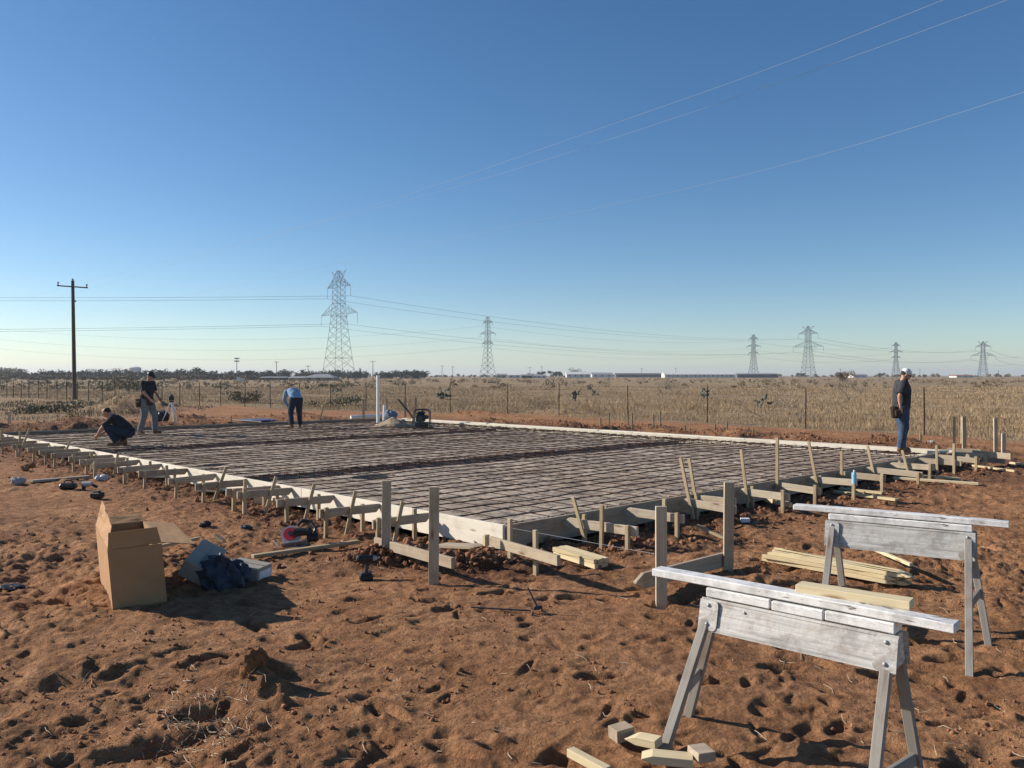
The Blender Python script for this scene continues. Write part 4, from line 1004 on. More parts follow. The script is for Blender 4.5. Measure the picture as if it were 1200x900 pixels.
    for s in 'rl':
        hp, kn, an = P(J['hip'+s]), P(J['kn'+s]), P(J['an'+s]); limb(m, [pel, hp, hp.lerp(kn, .4), kn, kn.lerp(an, .4)], [.12, .118*k_, .108*k_, .086*k_, .082]); m.cyl(kn.lerp(an, .3), kn.lerp(an, .97), .084, .086, 12)
    remesh('trousers', m, M[look['pants']], t, .011, 3)
    for s in 'rl':
        an, to = P(J['an'+s]), P(J['to'+s]); fd = (to-an); fd.z = 0; fd.normalize(); m = MB()
        z0 = to.z-.045
        limb(m, [an+Vector((0, 0, .05)), an], [.058, .055]); 
        for k in range(5):
            q = k/4; cc = an.lerp(to, q); m.ball(Vector((cc.x, cc.y, z0+.045+(.02*(1-q))))-fd*.02, (.055, .050, .050-.01*q), 12)
        m.box(Vector(((an.x+to.x)/2, (an.y+to.y)/2, z0+.008))-fd*.01, ((to-an).length+.09, .095, .022), quat_x(fd), .006)
        remesh('boot', m, M['boot'], t, .009, 2)
    if look.get('belt'):
        m = MB(); up = (wai-pel).normalized(); f = Y.cross(up).normalized(); m.loft([(pel+up*.055, f*.148, Y*.188), (pel+up*.10, f*.146, Y*.186)]); m.build('belt', M['leather'], t, smooth=False)
        for s, (dx, dy, dz) in zip(range(2), look['belt']):
            m = MB(); c_ = P(Vector(J['pelvis'])+Vector((dx, dy, dz))); m.loft([(c_+Vector((0, 0, -.12)), Q @ Vector((.05, 0, 0)), Y*.03), (c_+Vector((0, 0, -.09)), Q @ Vector((.085, 0, 0)), Y*.05), (c_+Vector((0, 0, .04)), Q @ Vector((.105, 0, 0)), Y*.065), (c_+Vector((0, 0, .12)), Q @ Vector((.11, 0, 0)), Y*.06)]); m.box(c_+Q @ Vector((.03, (-.06 if dy < 0 else .06), -.01)), (.12, .05, .13), Q, .018)
            pch = m.build('tool_pouch', M['leather'], t); m = MB(); m.cyl(c_+Q @ Vector((.03, 0, .06)), c_+Q @ Vector((.06, 0, .20)), .011, n=8); m.box(c_+Q @ Vector((.06, 0, .205)), (.09, .022, .026), Q, .004); m.build('hammer_handle', M['darkmetal'], pch)
    return t
stand = dict(pelvis=(0, 0, .98), waist=(.01, 0, 1.10), chest=(.02, 0, 1.31), neck=(.035, 0, 1.49), head=(.09, 0, 1.625), look=(.85, 0, -.5),
    shr=(.0, -.195, 1.435), elr=(-.11, -.25, 1.17), wrr=(-.09, -.25, .95), shl=(.02, .195, 1.435), ell=(.0, .25, 1.18), wrl=(.14, .20, 1.0),
    hipr=(0, -.095, .94), knr=(.02, -.11, .52), anr=(-.05, -.12, .09), tor=(.10, -.15, .045), hipl=(0, .095, .94), knl=(.07, .12, .52), anl=(.05, .14, .09), tol=(.21, .16, .045))
D = 1.60*F/(530-HY-.5)
person('man in camouflage cap and dark grey shirt standing on the form, looking down', ((1056-HX)/F*D, D, CH-(530-HY)/F*D), R(-8), stand,
       dict(bulk=1.17, cap='camo', glasses=True, beard=True, shirt='greyshirt', pants='jeans', hair=True, belt=[(-.17, -.19, -.14), (.02, .2, -.1)]))
walk = dict(stand); walk.update(head=(.11, .0, 1.64), look=(.9, -.1, -.45), neck=(.06, 0, 1.49), chest=(.045, 0, 1.31), shr=(.03, -.195, 1.435), elr=(.10, -.25, 1.17), wrr=(.27, -.22, 1.0), shl=(.04, .195, 1.435), ell=(.1, .24, 1.17), wrl=(.28, .18, 1.0),
    knr=(.0, -.11, .52), anr=(-.13, -.12, .09), tor=(.0, -.15, .045), knl=(.16, .12, .53), anl=(.17, .14, .09), tol=(.33, .16, .045))
z = ZF+.02; D = (CH-z)*F/(508.5-HY)
person('man in a black shirt and pale jeans standing at the left beside the tripod', ((172-HX)/F*D, D, z), R(-12), walk,
       dict(cap='black', shirt='blackshirt', pants='palejeans', hair=True, belt=[(-.13, -.19, -.10), (.19, -.12, -.05)]))
squat = dict(pelvis=(-.22, 0, .30), waist=(-.14, 0, .41), chest=(.04, 0, .57), neck=(.17, 0, .69), head=(.28, 0, .78), look=(.75, .1, -.65),
    shr=(.12, -.19, .63), elr=(.26, -.24, .40), wrr=(.46, -.15, .27), shl=(.12, .19, .63), ell=(.32, .22, .42), wrl=(.47, .10, .24),
    hipr=(-.2, -.10, .29), knr=(.18, -.17, .47), anr=(-.06, -.14, .09), tor=(.12, -.17, .045), hipl=(-.2, .10, .29), knl=(.22, .17, .44), anl=(.0, .14, .09), tol=(.18, .17, .045))
D = (CH-z)*F/(522-HY)
person('man in a dark shirt crouching over the rebar at the left', ((140-HX)/F*D, D, z), R(186), squat, dict(bulk=.98, shirt='blackshirt', pants='darkjeans', hair=True))
bend = dict(pelvis=(0, 0, .93), waist=(.06, 0, 1.03), chest=(.22, 0, 1.13), neck=(.38, 0, 1.15), head=(.50, 0, 1.08), look=(.35, 0, -.9),
    shr=(.32, -.19, 1.12), elr=(.36, -.22, .88), wrr=(.36, -.12, .68), shl=(.32, .19, 1.12), ell=(.40, .22, .88), wrl=(.38, .10, .67),
    hipr=(0, -.10, .90), knr=(.10, -.15, .50), anr=(.10, -.17, .09), tor=(.25, -.20, .045), hipl=(0, .10, .90), knl=(.04, .17, .49), anl=(-.10, .20, .09), tol=(.05, .23, .045))
D = (CH-z)*F/(501-HY)
person('man in light blue shirt and dark jeans bending over behind the slab', ((347-HX)/F*D, D, z), R(130), bend, dict(shirt='blueshirt', pants='darkjeans', hair=True, long=True))
SKY = (.086, .9, .45, 2.1, .500, 1.24); SUN = 5.0; HAZE = .0002; EXPO = .50
# ------------------------------------------------------------------ wire fence with steel posts
FP = [(1083, 510), (944, 503), (829, 495), (736, 494), (655, 491), (595, 490), (528, 487), (475, 486), (429, 482), (388, 479.5), (351, 478.5), (317, 478), (287, 477), (259, 476), (234, 475.5), (211, 475), (190, 474.5), (170, 474),
      (151, 472), (135, 471.5), (120, 471), (104, 470.5), (91, 469.5), (78, 469), (67, 469), (55, 468.5), (45, 468), (34, 466.5), (25, 466), (16, 465.5), (8, 465)]
ft = thing('wire_fence', (7.7, 32, 0), 'barbed wire fence on thin dark steel posts between the bare earth and the dry grass', 'fence')
tops = []
def tpost(x, y):
    zz = gz(x, y); m = MB(); ln = random.uniform(-.03, .03)
    m.bar((x, y, zz-.2), (x+ln, y, zz+1.46+random.uniform(-.05, .06)), .058, .014, up=(1, 0, 0)); m.bar((x, y-.018, zz-.2), (x+ln, y-.018, zz+1.40), .012, .034, up=(1, 0, 0))
    m.build('post', M['tpost'], ft); tops.append(Vector((x, y, zz)))
g0 = Vector((18.3, 19.8, 0)); tpost(g0.x, g0.y)
for (px, py) in FP:
    k = (px-HX)/F; yy = np.linspace(12, 95, 3000); xx = k*yy; i = int(np.argmin(np.abs(yy-np.interp(xx, FX, FY)))); tpost(xx[i], yy[i])
for h in (.32, .6, .88, 1.14, 1.36):
    pts = []
    for a, b in zip(tops[:-1], tops[1:]):
        for f in (0, .5): c = a.lerp(b, f); pts.append(c+Vector((0, -.02, h-(.02 if f else 0)+random.uniform(-.012, .012))))
    pts.append(tops[-1]+Vector((0, 0, h))); wire('wire_strand', pts, .0026, M['tpost'], parent=ft)

# ------------------------------------------------------------------ dry grass
def blades(n, fn, h0, h1, w, name, mat, label, seed):
    rg = np.random.default_rng(seed); x, y = fn(rg, n); n = len(x)
    D = np.hypot(x, y); z = relief(x, y)-.02
    cl = np.clip(.70+.45*fbm(x, y, 2.2, 3, 55)+.35*fbm(x, y, .6, 2, 56), .12, 1.5)
    hh = rg.uniform(h0, h1, n)*cl; ww = w*np.maximum(1, D/32)*rg.uniform(.7, 1.4, n)
    a = rg.uniform(0, 2*np.pi, n); dx, dy = np.cos(a)*ww/2, np.sin(a)*ww/2; la = rg.uniform(0, 2*np.pi, n); ll = hh*rg.uniform(.05, .55, n)
    P0 = np.stack([x-dx, y-dy, z], -1); P1 = np.stack([x+dx, y+dy, z], -1)
    P2 = np.stack([x+np.cos(la)*ll*.35+dx*.5, y+np.sin(la)*ll*.35+dy*.5, z+hh*.6], -1); P3 = np.stack([x+np.cos(la)*ll*.35-dx*.5, y+np.sin(la)*ll*.35-dy*.5, z+hh*.6], -1)
    P4 = np.stack([x+np.cos(la)*ll, y+np.sin(la)*ll, z+hh*.95], -1); P5 = P4+np.stack([dx, dy, dx*0], -1)*.15
    Vv = np.stack([P0, P1, P2, P3, P4, P5], 1).reshape(-1, 3); b = np.arange(n)*6
    Fv = np.concatenate([np.stack([b, b+1, b+2, b+3], -1), np.stack([b+3, b+2, b+5, b+4], -1)])
    o = mesh_obj(name, np_mesh(name, Vv, Fv), mat); tag(o, label, 'grass', kind='stuff'); return o
def grassmat(name, cols, sc_=.35):
    m, nt, b = newmat(name); pos = N(nt, 'ShaderNodeNewGeometry').outputs['Position']
    c = ramp(nt, noise(nt, pos, sc_, 5, .7), list(zip((.3, .45, .58, .72), cols)))
    c2 = ramp(nt, noise(nt, pos, 14, 2, .5), [(.35, (.62,)*3), (.65, (1.15, 1.12, 1.05))]); c = mix(nt, 1.0, c, c2, 'MULTIPLY')
    nt.links.new(c, b.inputs['Base Color']); b.inputs['Roughness'].default_value = .85; b.inputs['Specular IOR Level'].default_value = .15
    return m
GM = grassmat('dry_grass_blades', [(.24, .165, .095), (.38, .27, .16), (.48, .355, .22), (.60, .46, .31)])
def f_field(rg, n):
    D = 20*np.exp(rg.random(n)**1.15*1.9); k = rg.uniform(-.80, .85, n); x = k*D; y = D
    e = fbm(x, y, 2.5, 3, 90)*1.6
    m = (y-fence_y(x)+.9+e+2.0*fbm(x, y, 6, 2, 92) > rg.random(n)*3) & (vn(x*.45, y*.45, 99)*.6+vn(x*.11, y*.11, 98)*.4 > .26+.1*rg.random(n)); return x[m], y[m]
blades(420000, f_field, .12, .36, .010, 'dry_grass', GM, 'dry tan grass covering the field beyond the wire fence', 5)
def f_weed(rg, n):
    x = rg.uniform(-34, -14, n); y = rg.uniform(33, 58, n); m = (y < fence_y(x)-1) & (x < -.42*y+1.5+2*fbm(x, y, 3, 2, 7)) & (vn(x*.5, y*.5, 12) > .4); return x[m], y[m]
GW = grassmat('grey_green_weeds', [(.13, .12, .075), (.18, .16, .10), (.26, .21, .13), (.32, .26, .17)])
blades(14000, f_weed, .10, .35, .02, 'low_weeds', GW, 'grey green weeds on the bare ground at the left before the fence', 6)
# dry straw and twigs in the sand of the foreground
m = MB()
def twigs(name, n, fn, mat, label, L0, L1, r):
    VV = []; FF = []
    for k in range(n):
        x, y = fn(); z = gz(x, y)+.006; a = random.uniform(0, 6.28); L = random.uniform(L0, L1); bend = random.uniform(-.5, .5); P = Vector((x, y, z)); up = random.uniform(0, .25)
        pts = []
        for j in range(4):
            pts.append(P.copy()); P = P+Vector((math.cos(a), math.sin(a), 0))*L/3; P.z = gz(P.x, P.y)+.006+up*L*math.sin(j); a += bend
        for j, p in enumerate(pts):
            i0 = len(VV); VV += [tuple(p+Vector((0, 0, r))), tuple(p+Vector((r, r*.5, -r*.6))), tuple(p+Vector((-r, -r*.5, -r*.6)))]
            if j:
                for q in range(3): FF.append((i0-3+q, i0-3+(q+1) % 3, i0+(q+1) % 3, i0+q))
    o = mesh_obj(name, np_mesh(name, VV, FF), mat); tag(o, label, 'straw', kind='stuff')
def fnear():
    if random.random() < .35: p = gnd(random.gauss(240, 40), random.gauss(845, 22)); return p.x, p.y
    y = 3.8*math.exp(random.random()*.9); return random.uniform(-.66, .62)*y, y
twigs('dry_straw', 420, fnear, simple('straw', (.55, .44, .30), .8, 0, .2, 9, 0), 'short bits of dry straw and root scattered in the red sand', .03, .12, .0016)

# ------------------------------------------------------------------ soil clods (uncountable)
ib = bmesh.new(); bmesh.ops.create_icosphere(ib, subdivisions=1, radius=1); IV = np.array([v_.co[:] for v_ in ib.verts]); ib.verts.ensure_lookup_table(); IF = np.array([[v_.index for v_ in f.verts] for f in ib.faces]); ib.free()
def clods(n, fn, smin, smax, label, seed):
    rg = np.random.default_rng(seed); x, y = fn(rg, n); n = len(x)
    s = smin*np.exp(rg.random(n)**3.2*math.log(smax/smin)); z = relief(x, y)
    ii_ = np.clip(np.searchsorted(ys, y), 1, len(ys)-1)
    tt = x/(np.maximum(ys[ii_], 0)+2.6); jj = np.clip(np.searchsorted(ts, tt), 0, NC-1); z = V[ii_*NC+jj, 2]
    d = IV[None]*(1+.45*(rg.random((n, len(IV), 1))-.5)*2)*rg.uniform(.6, 1.15, (n, 1, 3))*s[:, None, None]
    Vv = d+np.stack([x, y, z+s*.25], -1)[:, None, :]
    Fv = (IF[None]+(np.arange(n)*len(IV))[:, None, None]).reshape(-1, 3)
    o = mesh_obj('soil_clods', np_mesh('soil_clods', Vv.reshape(-1, 3), Fv), simple('clod_soil', (.24, .118, .066), .95, 0, .45, 3, .5, .01, .1)); tag(o, label, 'soil clods', kind='stuff')
def f_all(rg, n):
    D = 3.6*np.exp(rg.random(n)*1.5); x = rg.uniform(-.7, .75, n)*D; m = (fbm(x, D, 1.1, 3, 44) > -.05) & ~inside(x, D); return x[m], D[m]
clods(13000, f_all, .003, .018, 'crumbs and small clods of red soil scattered over the sand', 1)
def f_edge(rg, n):
    k = rg.integers(0, 4, n); q = [A0, B0, C0, D0]; xs = np.zeros(n); yy = np.zeros(n)
    for e in range(4):
        a, b = q[e], q[(e+1) % 4]; m = k == e; f = rg.random(m.sum()); nd = [nAB, nBC, nCD, nAD][e]; o = np.abs(rg.normal(0, (.7, 2.2, 3.0, .5)[e], m.sum()))+.06
        xs[m] = a.x+(b.x-a.x)*f+nd.x*o; yy[m] = a.y+(b.y-a.y)*f+nd.y*o
    return xs, yy
clods(9000, f_edge, .006, .045, 'dug clods of damp soil lying along the outside of the form', 2)
def f_heap(rg, n):
    k = rg.integers(0, len(BUMPS), n); k[:600] = rg.integers(0, 3, 600); B = np.array([b[:4] for b in BUMPS])[k]; m = (B[:, 0]**2+B[:, 1]**2 > 70) | (k < 3); x = B[:, 0]+rg.normal(0, .75, n)*B[:, 2]; y = B[:, 1]+rg.normal(0, .75, n)*B[:, 3]; m &= ~inside(x, y); return x[m], y[m]
clods(7000, f_heap, .008, .05, 'clods of turned red soil on the spoil heaps', 3)

# ------------------------------------------------------------------ bushes, cacti, trees
def branch_mesh(rg, h, spread, n, r, levels=3, leafy=0):
    VV = []; FF = []; tips = []
    def seg(p, q, r0, r1):
        d = (q-p).normalized(); s = d.cross(Vector((.3, .2, 1))).normalized(); t_ = s.cross(d); i0 = len(VV)
        for c, rr_ in ((p, r0), (q, r1)):
            for j in range(3): a = j*2.094; VV.append(tuple(c+s*rr_*math.cos(a)+t_*rr_*math.sin(a)))
        for j in range(3): FF.append((i0+j, i0+(j+1) % 3, i0+3+(j+1) % 3, i0+3+j))
    def grow(p, d, L, r, lev):
        q = p
        for s in range(3):
            d = (d+Vector((rg.gauss(0, .18), rg.gauss(0, .18), rg.gauss(.02, .12)))).normalized(); e = q+d*L/3; seg(q, e, r, r*.82); q = e; r *= .82
            if lev > 0 and s > 0:
                for k in range(2): grow(q, (d+Vector((rg.gauss(0, .6), rg.gauss(0, .6), rg.gauss(.1, .4)))).normalized(), L*.62, r*.6, lev-1)
        tips.append(q)
    for k in range(n):
        a = rg.uniform(0, 6.28); grow(Vector((0, 0, -.05)), Vector((math.cos(a)*spread, math.sin(a)*spread, 1)).normalized(), h*rg.uniform(.4, .6), r, levels)
    return VV, FF, tips
M['twig'] = simple('bare_twig', (.17, .135, .10), .9, 0, .25, 3, 0)
M['twigpale'] = simple('pale_twig', (.30, .25, .19), .9, 0, .25, 3, 0)
M['cactus'] = simple('cactus_pad', (.10, .105, .075), .7, 0, .3, 6, .2)
def leafcloud(C, rad, n, size, seed):
    rg = np.random.default_rng(seed); C = np.array(C); k = rg.integers(0, len(C), n); d = rg.normal(size=(n, 3)); d /= np.linalg.norm(d, axis=1)[:, None]
    rad = np.array(rad); P = C[k]+d*rad[k]*(rg.random((n, 1))**.45)
    a = rg.normal(size=(n, 3)); a /= np.linalg.norm(a, axis=1)[:, None]; b = np.cross(a, rg.normal(size=(n, 3))); b /= np.linalg.norm(b, axis=1)[:, None]
    s = size*rg.uniform(.5, 1.4, (n, 1)); Vv = np.stack([P-a*s, P+b*s*.7, P+a*s, P-b*s*.7], 1).reshape(-1, 3)
    return Vv, np.arange(n*4).reshape(n, 4)
def leafmat(name, c):
    m, nt, b = newmat(name); pos = N(nt, 'ShaderNodeNewGeometry').outputs['Position']
    cc = ramp(nt, noise(nt, pos, .5, 4, .7), [(.3, mul(c, .6)), (.5, c), (.7, mul(c, 1.5))]); nt.links.new(cc, b.inputs['Base Color']); b.inputs['Roughness'].default_value = .8
    b.inputs['Specular IOR Level'].default_value = .2; return m
M['ever'] = leafmat('evergreen_leaves', (.045, .055, .032)); M['mesq'] = leafmat('mesquite_leaves', (.21, .16, .10)); M['sage'] = leafmat('grey_green_leaves', (.17, .155, .095))
def bare_bush(px, py, h, label, n=7, spread=.9, mat='twig', lv=3, seed=0, r=.02, leaf=0):
    g0 = gnd(px, py, .0); x, y = g0.x, g0.y; rg = random.Random(seed+px); t = thing('bare_bush', (x, y, gz(x, y)), label, 'bush', 'bare bushes in the field')
    VV, FF, tips = branch_mesh(rg, h, spread, n, r*max(1, y/45), lv)
    mesh_obj('branches', np_mesh('branches', VV, FF), M[mat], t, (x, y, gz(x, y)))
    if leaf:
        C = [tuple(p) for p in tips]; Vv, Fv = leafcloud(C, [[.16*h]*3]*len(C), leaf, .018*max(1, y/45), px); mesh_obj('foliage', np_mesh('foliage', Vv, Fv), M['mesq'], t, (x, y, gz(x, y)))
bare_bush(628, 483, 1.05, 'dense grey brush pile on the red dirt by the fence', 16, 1.1, 'twig', 3, 1, .014)
for a in ((776, 462, 1.8, 'bare mesquite left of the round prickly pear'), (790, 463, 1.6, 'second bare mesquite beside the prickly pear'), (895, 489, 2.0, 'pale bare bush in front of the right prickly pear', ), (938, 492, 1.5, 'low bare bush beside the right fence post'),
          (996, 470, 2.4, 'tall bare bush left of the man at the right'), (1008, 462, 1.6, 'smaller bare bush behind the tall one, left of the man')):
    bare_bush(a[0], a[1], a[2], a[3], 5, .8, 'twigpale', 3, 3, .022, 150)
bare_bush(545, 480, .8, 'small bare bush by the fence right of the compactor', 8, 1, 'twig', 3, 6, .012)
bare_bush(160, 484, .9, 'dark brush heap behind the standing man at the left', 18, 1.2, 'twig', 3, 9, .014)
def pear(px, py, w, h, label, n=26):
    g0 = gnd(px, py); x, y = g0.x, g0.y; z = gz(x, y); rg = random.Random(px); m = MB()
    pads = []
    for k in range(n):
        if k < 5: p = Vector((x+rg.uniform(-w, w)*.35, y+rg.uniform(-w, w)*.3, z)); d = Vector((rg.gauss(0, .4), rg.gauss(0, .4), 1)).normalized()
        else: b = rg.choice(pads); p = b[0]; d = (b[1]+Vector((rg.gauss(0, .7), rg.gauss(0, .6), rg.gauss(0, .45)))).normalized()
        L = h*rg.uniform(.26, .36); e = p+d*L
        if e.z < z+.1: continue
        m.ball((p+e)/2, (L*.55, L*.42, L*.09), 10, quat_x(d, (rg.gauss(0, 1), rg.gauss(0, 1), .2))); pads.append((e, d))
    tag(m.build('prickly_pear', M['cactus'], None, True), label, 'cactus', 'prickly pears in the field')
for i, a in enumerate(((826, 466, 1.5, 1.1, 'round prickly pear behind the fence post in the middle of the field'), (897, 478, 1.7, .9, 'wide prickly pear behind the pale bare bush'), (672, 470, .7, .8, 'small prickly pear right of the brush pile'),
          (697, 464, 1.0, .8, 'distant prickly pear in the open grass above the brush pile'), (519, 468, 1.1, 1.2, 'tall dark prickly pear right of the compactor'), (390, 463, 1.0, .8, 'prickly pear right of the bending man'))): pear(a[0], a[1], a[2]*.8, a[3]*.75, a[4])
def shrub(px, py, w, h, mat, label, n=900, size=.06, name='shrub'):
    g0 = gnd(px, py); x, y = g0.x, g0.y; z = gz(x, y); rg = random.Random(px*7); C = []; Rr = []
    for k in range(9): C.append((rg.uniform(-.5, .5)*w, rg.uniform(-.4, .4)*w, h*rg.uniform(.2, .65))); q = rg.uniform(.2, .36); Rr.append((q*w, q*w, q*h))
    t = thing(name, (x, y, z), label, 'bush', 'leafy shrubs round the field'); Vv, Fv = leafcloud(C, Rr, n, size, px); mesh_obj('foliage', np_mesh('foliage', Vv, Fv), M[mat], t, (x, y, z))
    VV, FF, _ = branch_mesh(rg, h*.9, .7, 4, .03*max(1, y/50), 1); mesh_obj('branches', np_mesh('branches', VV, FF), M['twig'], t, (x, y, z))
shrub(392, 476, 2.6, .8, 'sage', 'low grey green shrub right of the bending man, at the fence')
shrub(286, 472, 1.8, .9, 'sage', 'low green shrub left of the bending man, behind the fence')
shrub(148, 459, 6, 1.9, 'sage', 'pale green bush right of the utility pole', 1600, .10)
shrub(988, 446, 5, 3.8, 'mesq', 'round brown bush against the horizon right of the fourth pylon', 2200, .18)
shrub(60, 484, 3.0, .7, 'sage', 'grey green weed clump at the far left', 900, .06)
# scattered far scrub (stuff)
def scrub(n, label, seed, mat, Dmin, Dmax, kx, name='scrub', big=1.0):
    rg = np.random.default_rng(seed); C = []; Rr = []
    D = Dmin*np.exp(rg.random(n)*math.log(Dmax/Dmin)); k = rg.uniform(kx[0], kx[1], n); x = k*D
    z = relief(x, D); h = rg.uniform(.5, 1.6, n)*big; w = h*rg.uniform(.8, 1.6, n)
    for j in range(n):
        for q in range(3): C.append((x[j]+rg.normal()*w[j]*.5, D[j]+rg.normal()*w[j]*.4, z[j]+h[j]*.45)); Rr.append((w[j]*.5, w[j]*.5, h[j]*.5))
    Vv, Fv = leafcloud(C, Rr, n*3*22, .13*big, seed); o = mesh_obj(name, np_mesh(name, Vv, Fv), M[mat]); tag(o, label, 'scrub', kind='stuff')
scrub(650, 'low brown scrub dotted through the dry field towards the horizon', 21, 'mesq', 110, 800, (-.7, .75), big=.85)
scrub(150, 'darker grey green scrub in the left distance of the field', 22, 'sage', 90, 320, (-.75, -.12), big=.75)
# far tree belt, and the trees one can tell apart
def belt(name, x0, x1, D, dd_, h0, h1, n, mat, label, seed, size=.45, leaves=26):
    rg = np.random.default_rng(seed); C = []; Rr = []
    for j in range(n):
        Dj = D+rg.uniform(-dd_, dd_); px = rg.uniform(x0, x1); x = (px-HX)/F*Dj; h = rg.uniform(h0, h1)*(.75+.5*float(vn(np.array([px*.035]), np.array([3.]), seed)[0]))
        for q in range(4): C.append((x+rg.normal()*h*.30, Dj+rg.normal()*h*.3, h*rg.uniform(.25, .68))); Rr.append((h*.32, h*.32, h*.30))
    Vv, Fv = leafcloud(C, Rr, n*4*leaves, size, seed); o = mesh_obj(name, np_mesh(name, Vv, Fv), M[mat]); tag(o, label, 'tree belt', kind='stuff')
belt('tree_belt', -60, 300, 450, 30, 3.4, 6.2, 260, 'ever', 'dark far-off belt of evergreen trees along the left horizon', 31)
belt('tree_belt', 290, 500, 480, 30, 2.6, 5.4, 130, 'ever', 'dark far-off belt of trees behind the grey roofed house', 32)
belt('brush_belt', -80, 300, 360, 60, 1.2, 2.4, 200, 'mesq', 'brown far-off brush below the dark trees at the left', 33)
belt('brush_belt', 490, 1280, 900, 90, 2.0, 4.5, 200, 'mesq', 'thin far-off brush along the right horizon', 34, .6)
def tree(px, ytop, D, w, label, mat='ever', seed=1):
    h = CH+(HY-ytop)/F*D; x = (px-HX)/F*D; rg = random.Random(px); t = thing('tree', (x, D, 0), label, 'tree', 'trees on the horizon')
    MB().cyl((x, D, -.3), (x, D, h*.5), w*.07, w*.03, 8).build('trunk', M['twig'], t)
    C = []; Rr = []
    for k in range(8): C.append((rg.uniform(-.34, .34)*w, rg.uniform(-.3, .3)*w, h*rg.uniform(.35, .78))); q = rg.uniform(.17, .26); Rr.append((q*w, q*w, h*.19))
    Vv, Fv = leafcloud(C, Rr, 900, .30, px); mesh_obj('crown', np_mesh('crown', Vv, Fv), M[mat], t, (x, D, 0))
for a in ((10, 429, 400, 14, 'tall pale tree at the left end of the far tree belt', 'sage'), (188, 430.5, 420, 5, 'small tree right of the standing man on the horizon'), (290, 431.5, 430, 4, 'small round tree right of the light mast on the horizon'), (316, 433, 430, 9, 'wide dark tree left of the grey roofed house'), (338, 432, 440, 12, 'broad dark tree behind the pale roof'),
          (470, 433, 460, 12, 'broad dark tree right of the largest pylon'), (484, 433.5, 470, 14, 'wide dark tree at the right end of the far belt'), (497, 436, 460, 4, 'small tree alone beyond the end of the dark belt'), (634, 434.5, 700, 9, 'dark tree behind the low white sheds'), (648, 433.5, 720, 11, 'dark tree between the white sheds'),
          (678, 430, 760, 20, 'large domed dark tree above the white sheds'), (655, 434.5, 640, 7, 'small dark tree beside the large domed one'), (938, 436.5, 800, 9, 'dark tree at the foot of the fourth pylon'), (1032, 436.5, 800, 8, 'dark tree left of the fifth pylon')): tree(*a[:5], a[5] if len(a) > 5 else 'ever')

# ------------------------------------------------------------------ far buildings
M['wallw'] = simple('white_cladding', (.62, .60, .57), .8, 0, .08, .2, 0); M['wallt'] = simple('tan_wall', (.38, .30, .23), .9, 0, .1, .2, 0); M['roofg'] = simple('grey_roof', (.27, .27, .28), .8, 0, .1, .3, 0)
M['roofr'] = simple('red_roof', (.26, .10, .07), .85, 0, .1, .3, 0); M['glass'] = simple('dark_window', (.03, .035, .04), .3, 0, .1, 1, 0); M['walld'] = simple('dark_wall', (.12, .11, .11), .9, 0, .1, .2, 0)
def house(px0, px1, yeave, ytop, D, dep, wall, roof, label, hip=False, nwin=3, group='low buildings on the horizon', name='house'):
    x0, x1 = (px0-HX)/F*D, (px1-HX)/F*D; ze = CH+(HY-yeave)/F*D; zr = CH+(HY-ytop)/F*D; W = x1-x0
    t = thing(name, ((x0+x1)/2, D, 0), label, 'building', group)
    MB().box(((x0+x1)/2, D+dep/2, (ze-.4)/2), (W, dep, ze+.4)).build('wall', M[wall], t)
    m = MB(); i = W*.28 if hip else 0; o_ = .4
    a = [(x0-o_, D-o_, ze+.004), (x1+o_, D-o_, ze+.004), (x1+o_, D+dep+o_, ze+.004), (x0-o_, D+dep+o_, ze+.004)]; r = [(x0+i-(0 if hip else o_), D+dep/2, zr), (x1-i+(0 if hip else o_), D+dep/2, zr)]
    vs = [m.bm.verts.new(p) for p in a+r]
    for f in ((0, 1, 5, 4), (2, 3, 4, 5), (1, 2, 5), (3, 0, 4), (3, 2, 1, 0)): m.bm.faces.new([vs[k] for k in f])
    m.build('roof', M[roof], t)
    for k in range(nwin):
        cx = x0+W*(k+.5)/nwin; MB().box((cx, D-.02, ze*.55), (min(1.6, W/nwin*.4), .06, min(1.3, ze*.4))).build('window', M['glass'], t)
house(356, 391, 442.5, 438.2, 300, 10, 'wallt', 'roofg', 'low house with a hipped grey roof below the largest pylon', True)
house(338, 357, 443, 441, 320, 10, 'wallt', 'roofg', 'pale low shed left of the hipped roof house', False, 2)
house(304, 333, 442.5, 441.4, 340, 12, 'walld', 'roofg', 'long low dark shed left of the pale shed', False, 3)
house(582, 593, 439.5, 437.8, 640, 10, 'wallt', 'roofg', 'small tan building right of the second pylon', False, 2)
house(596, 610, 439.5, 438, 640, 10, 'wallw', 'wallw', 'small white building right of the small tan one', False, 2)
house(611, 624, 440, 438.6, 560, 10, 'walld', 'roofg', 'dark trailer between the white buildings', False, 2)
house(624, 640, 440.5, 438.7, 560, 10, 'wallw', 'roofg', 'low white shed with grey roof left of the domed tree', False, 3)
house(664, 692, 438.5, 435.5, 700, 14, 'wallw', 'wallw', 'long white shed under the large domed tree', False, 4)
house(694, 718, 438.5, 436.5, 760, 14, 'wallw', 'roofg', 'white shed right of the domed tree', False, 3)
house(722, 776, 438.8, 437.2, 800, 14, 'walld', 'walld', 'long dark shed left of the greenhouses', False, 4)
for k in range(8):
    house(779+k*10.4, 788.6+k*10.4, 438.8, 436.6, 700, 16, 'wallw', 'wallw', f'{ORD[k+1]} from the left in the row of white sheds on the horizon', False, 1, 'row of white sheds', 'shed')
house(864, 912, 438.5, 437.2, 720, 14, 'walld', 'roofg', 'long dark shed right of the white row', False, 4)
house(1121, 1142, 440.4, 439.2, 700, 12, 'wallw', 'roofr', 'low white house with a red roof near the right edge', False, 3)
house(1000+0, 1016, 439.6, 438.2, 760, 12, 'wallw', 'roofg', 'small pale house left of the man on the horizon', False, 2)
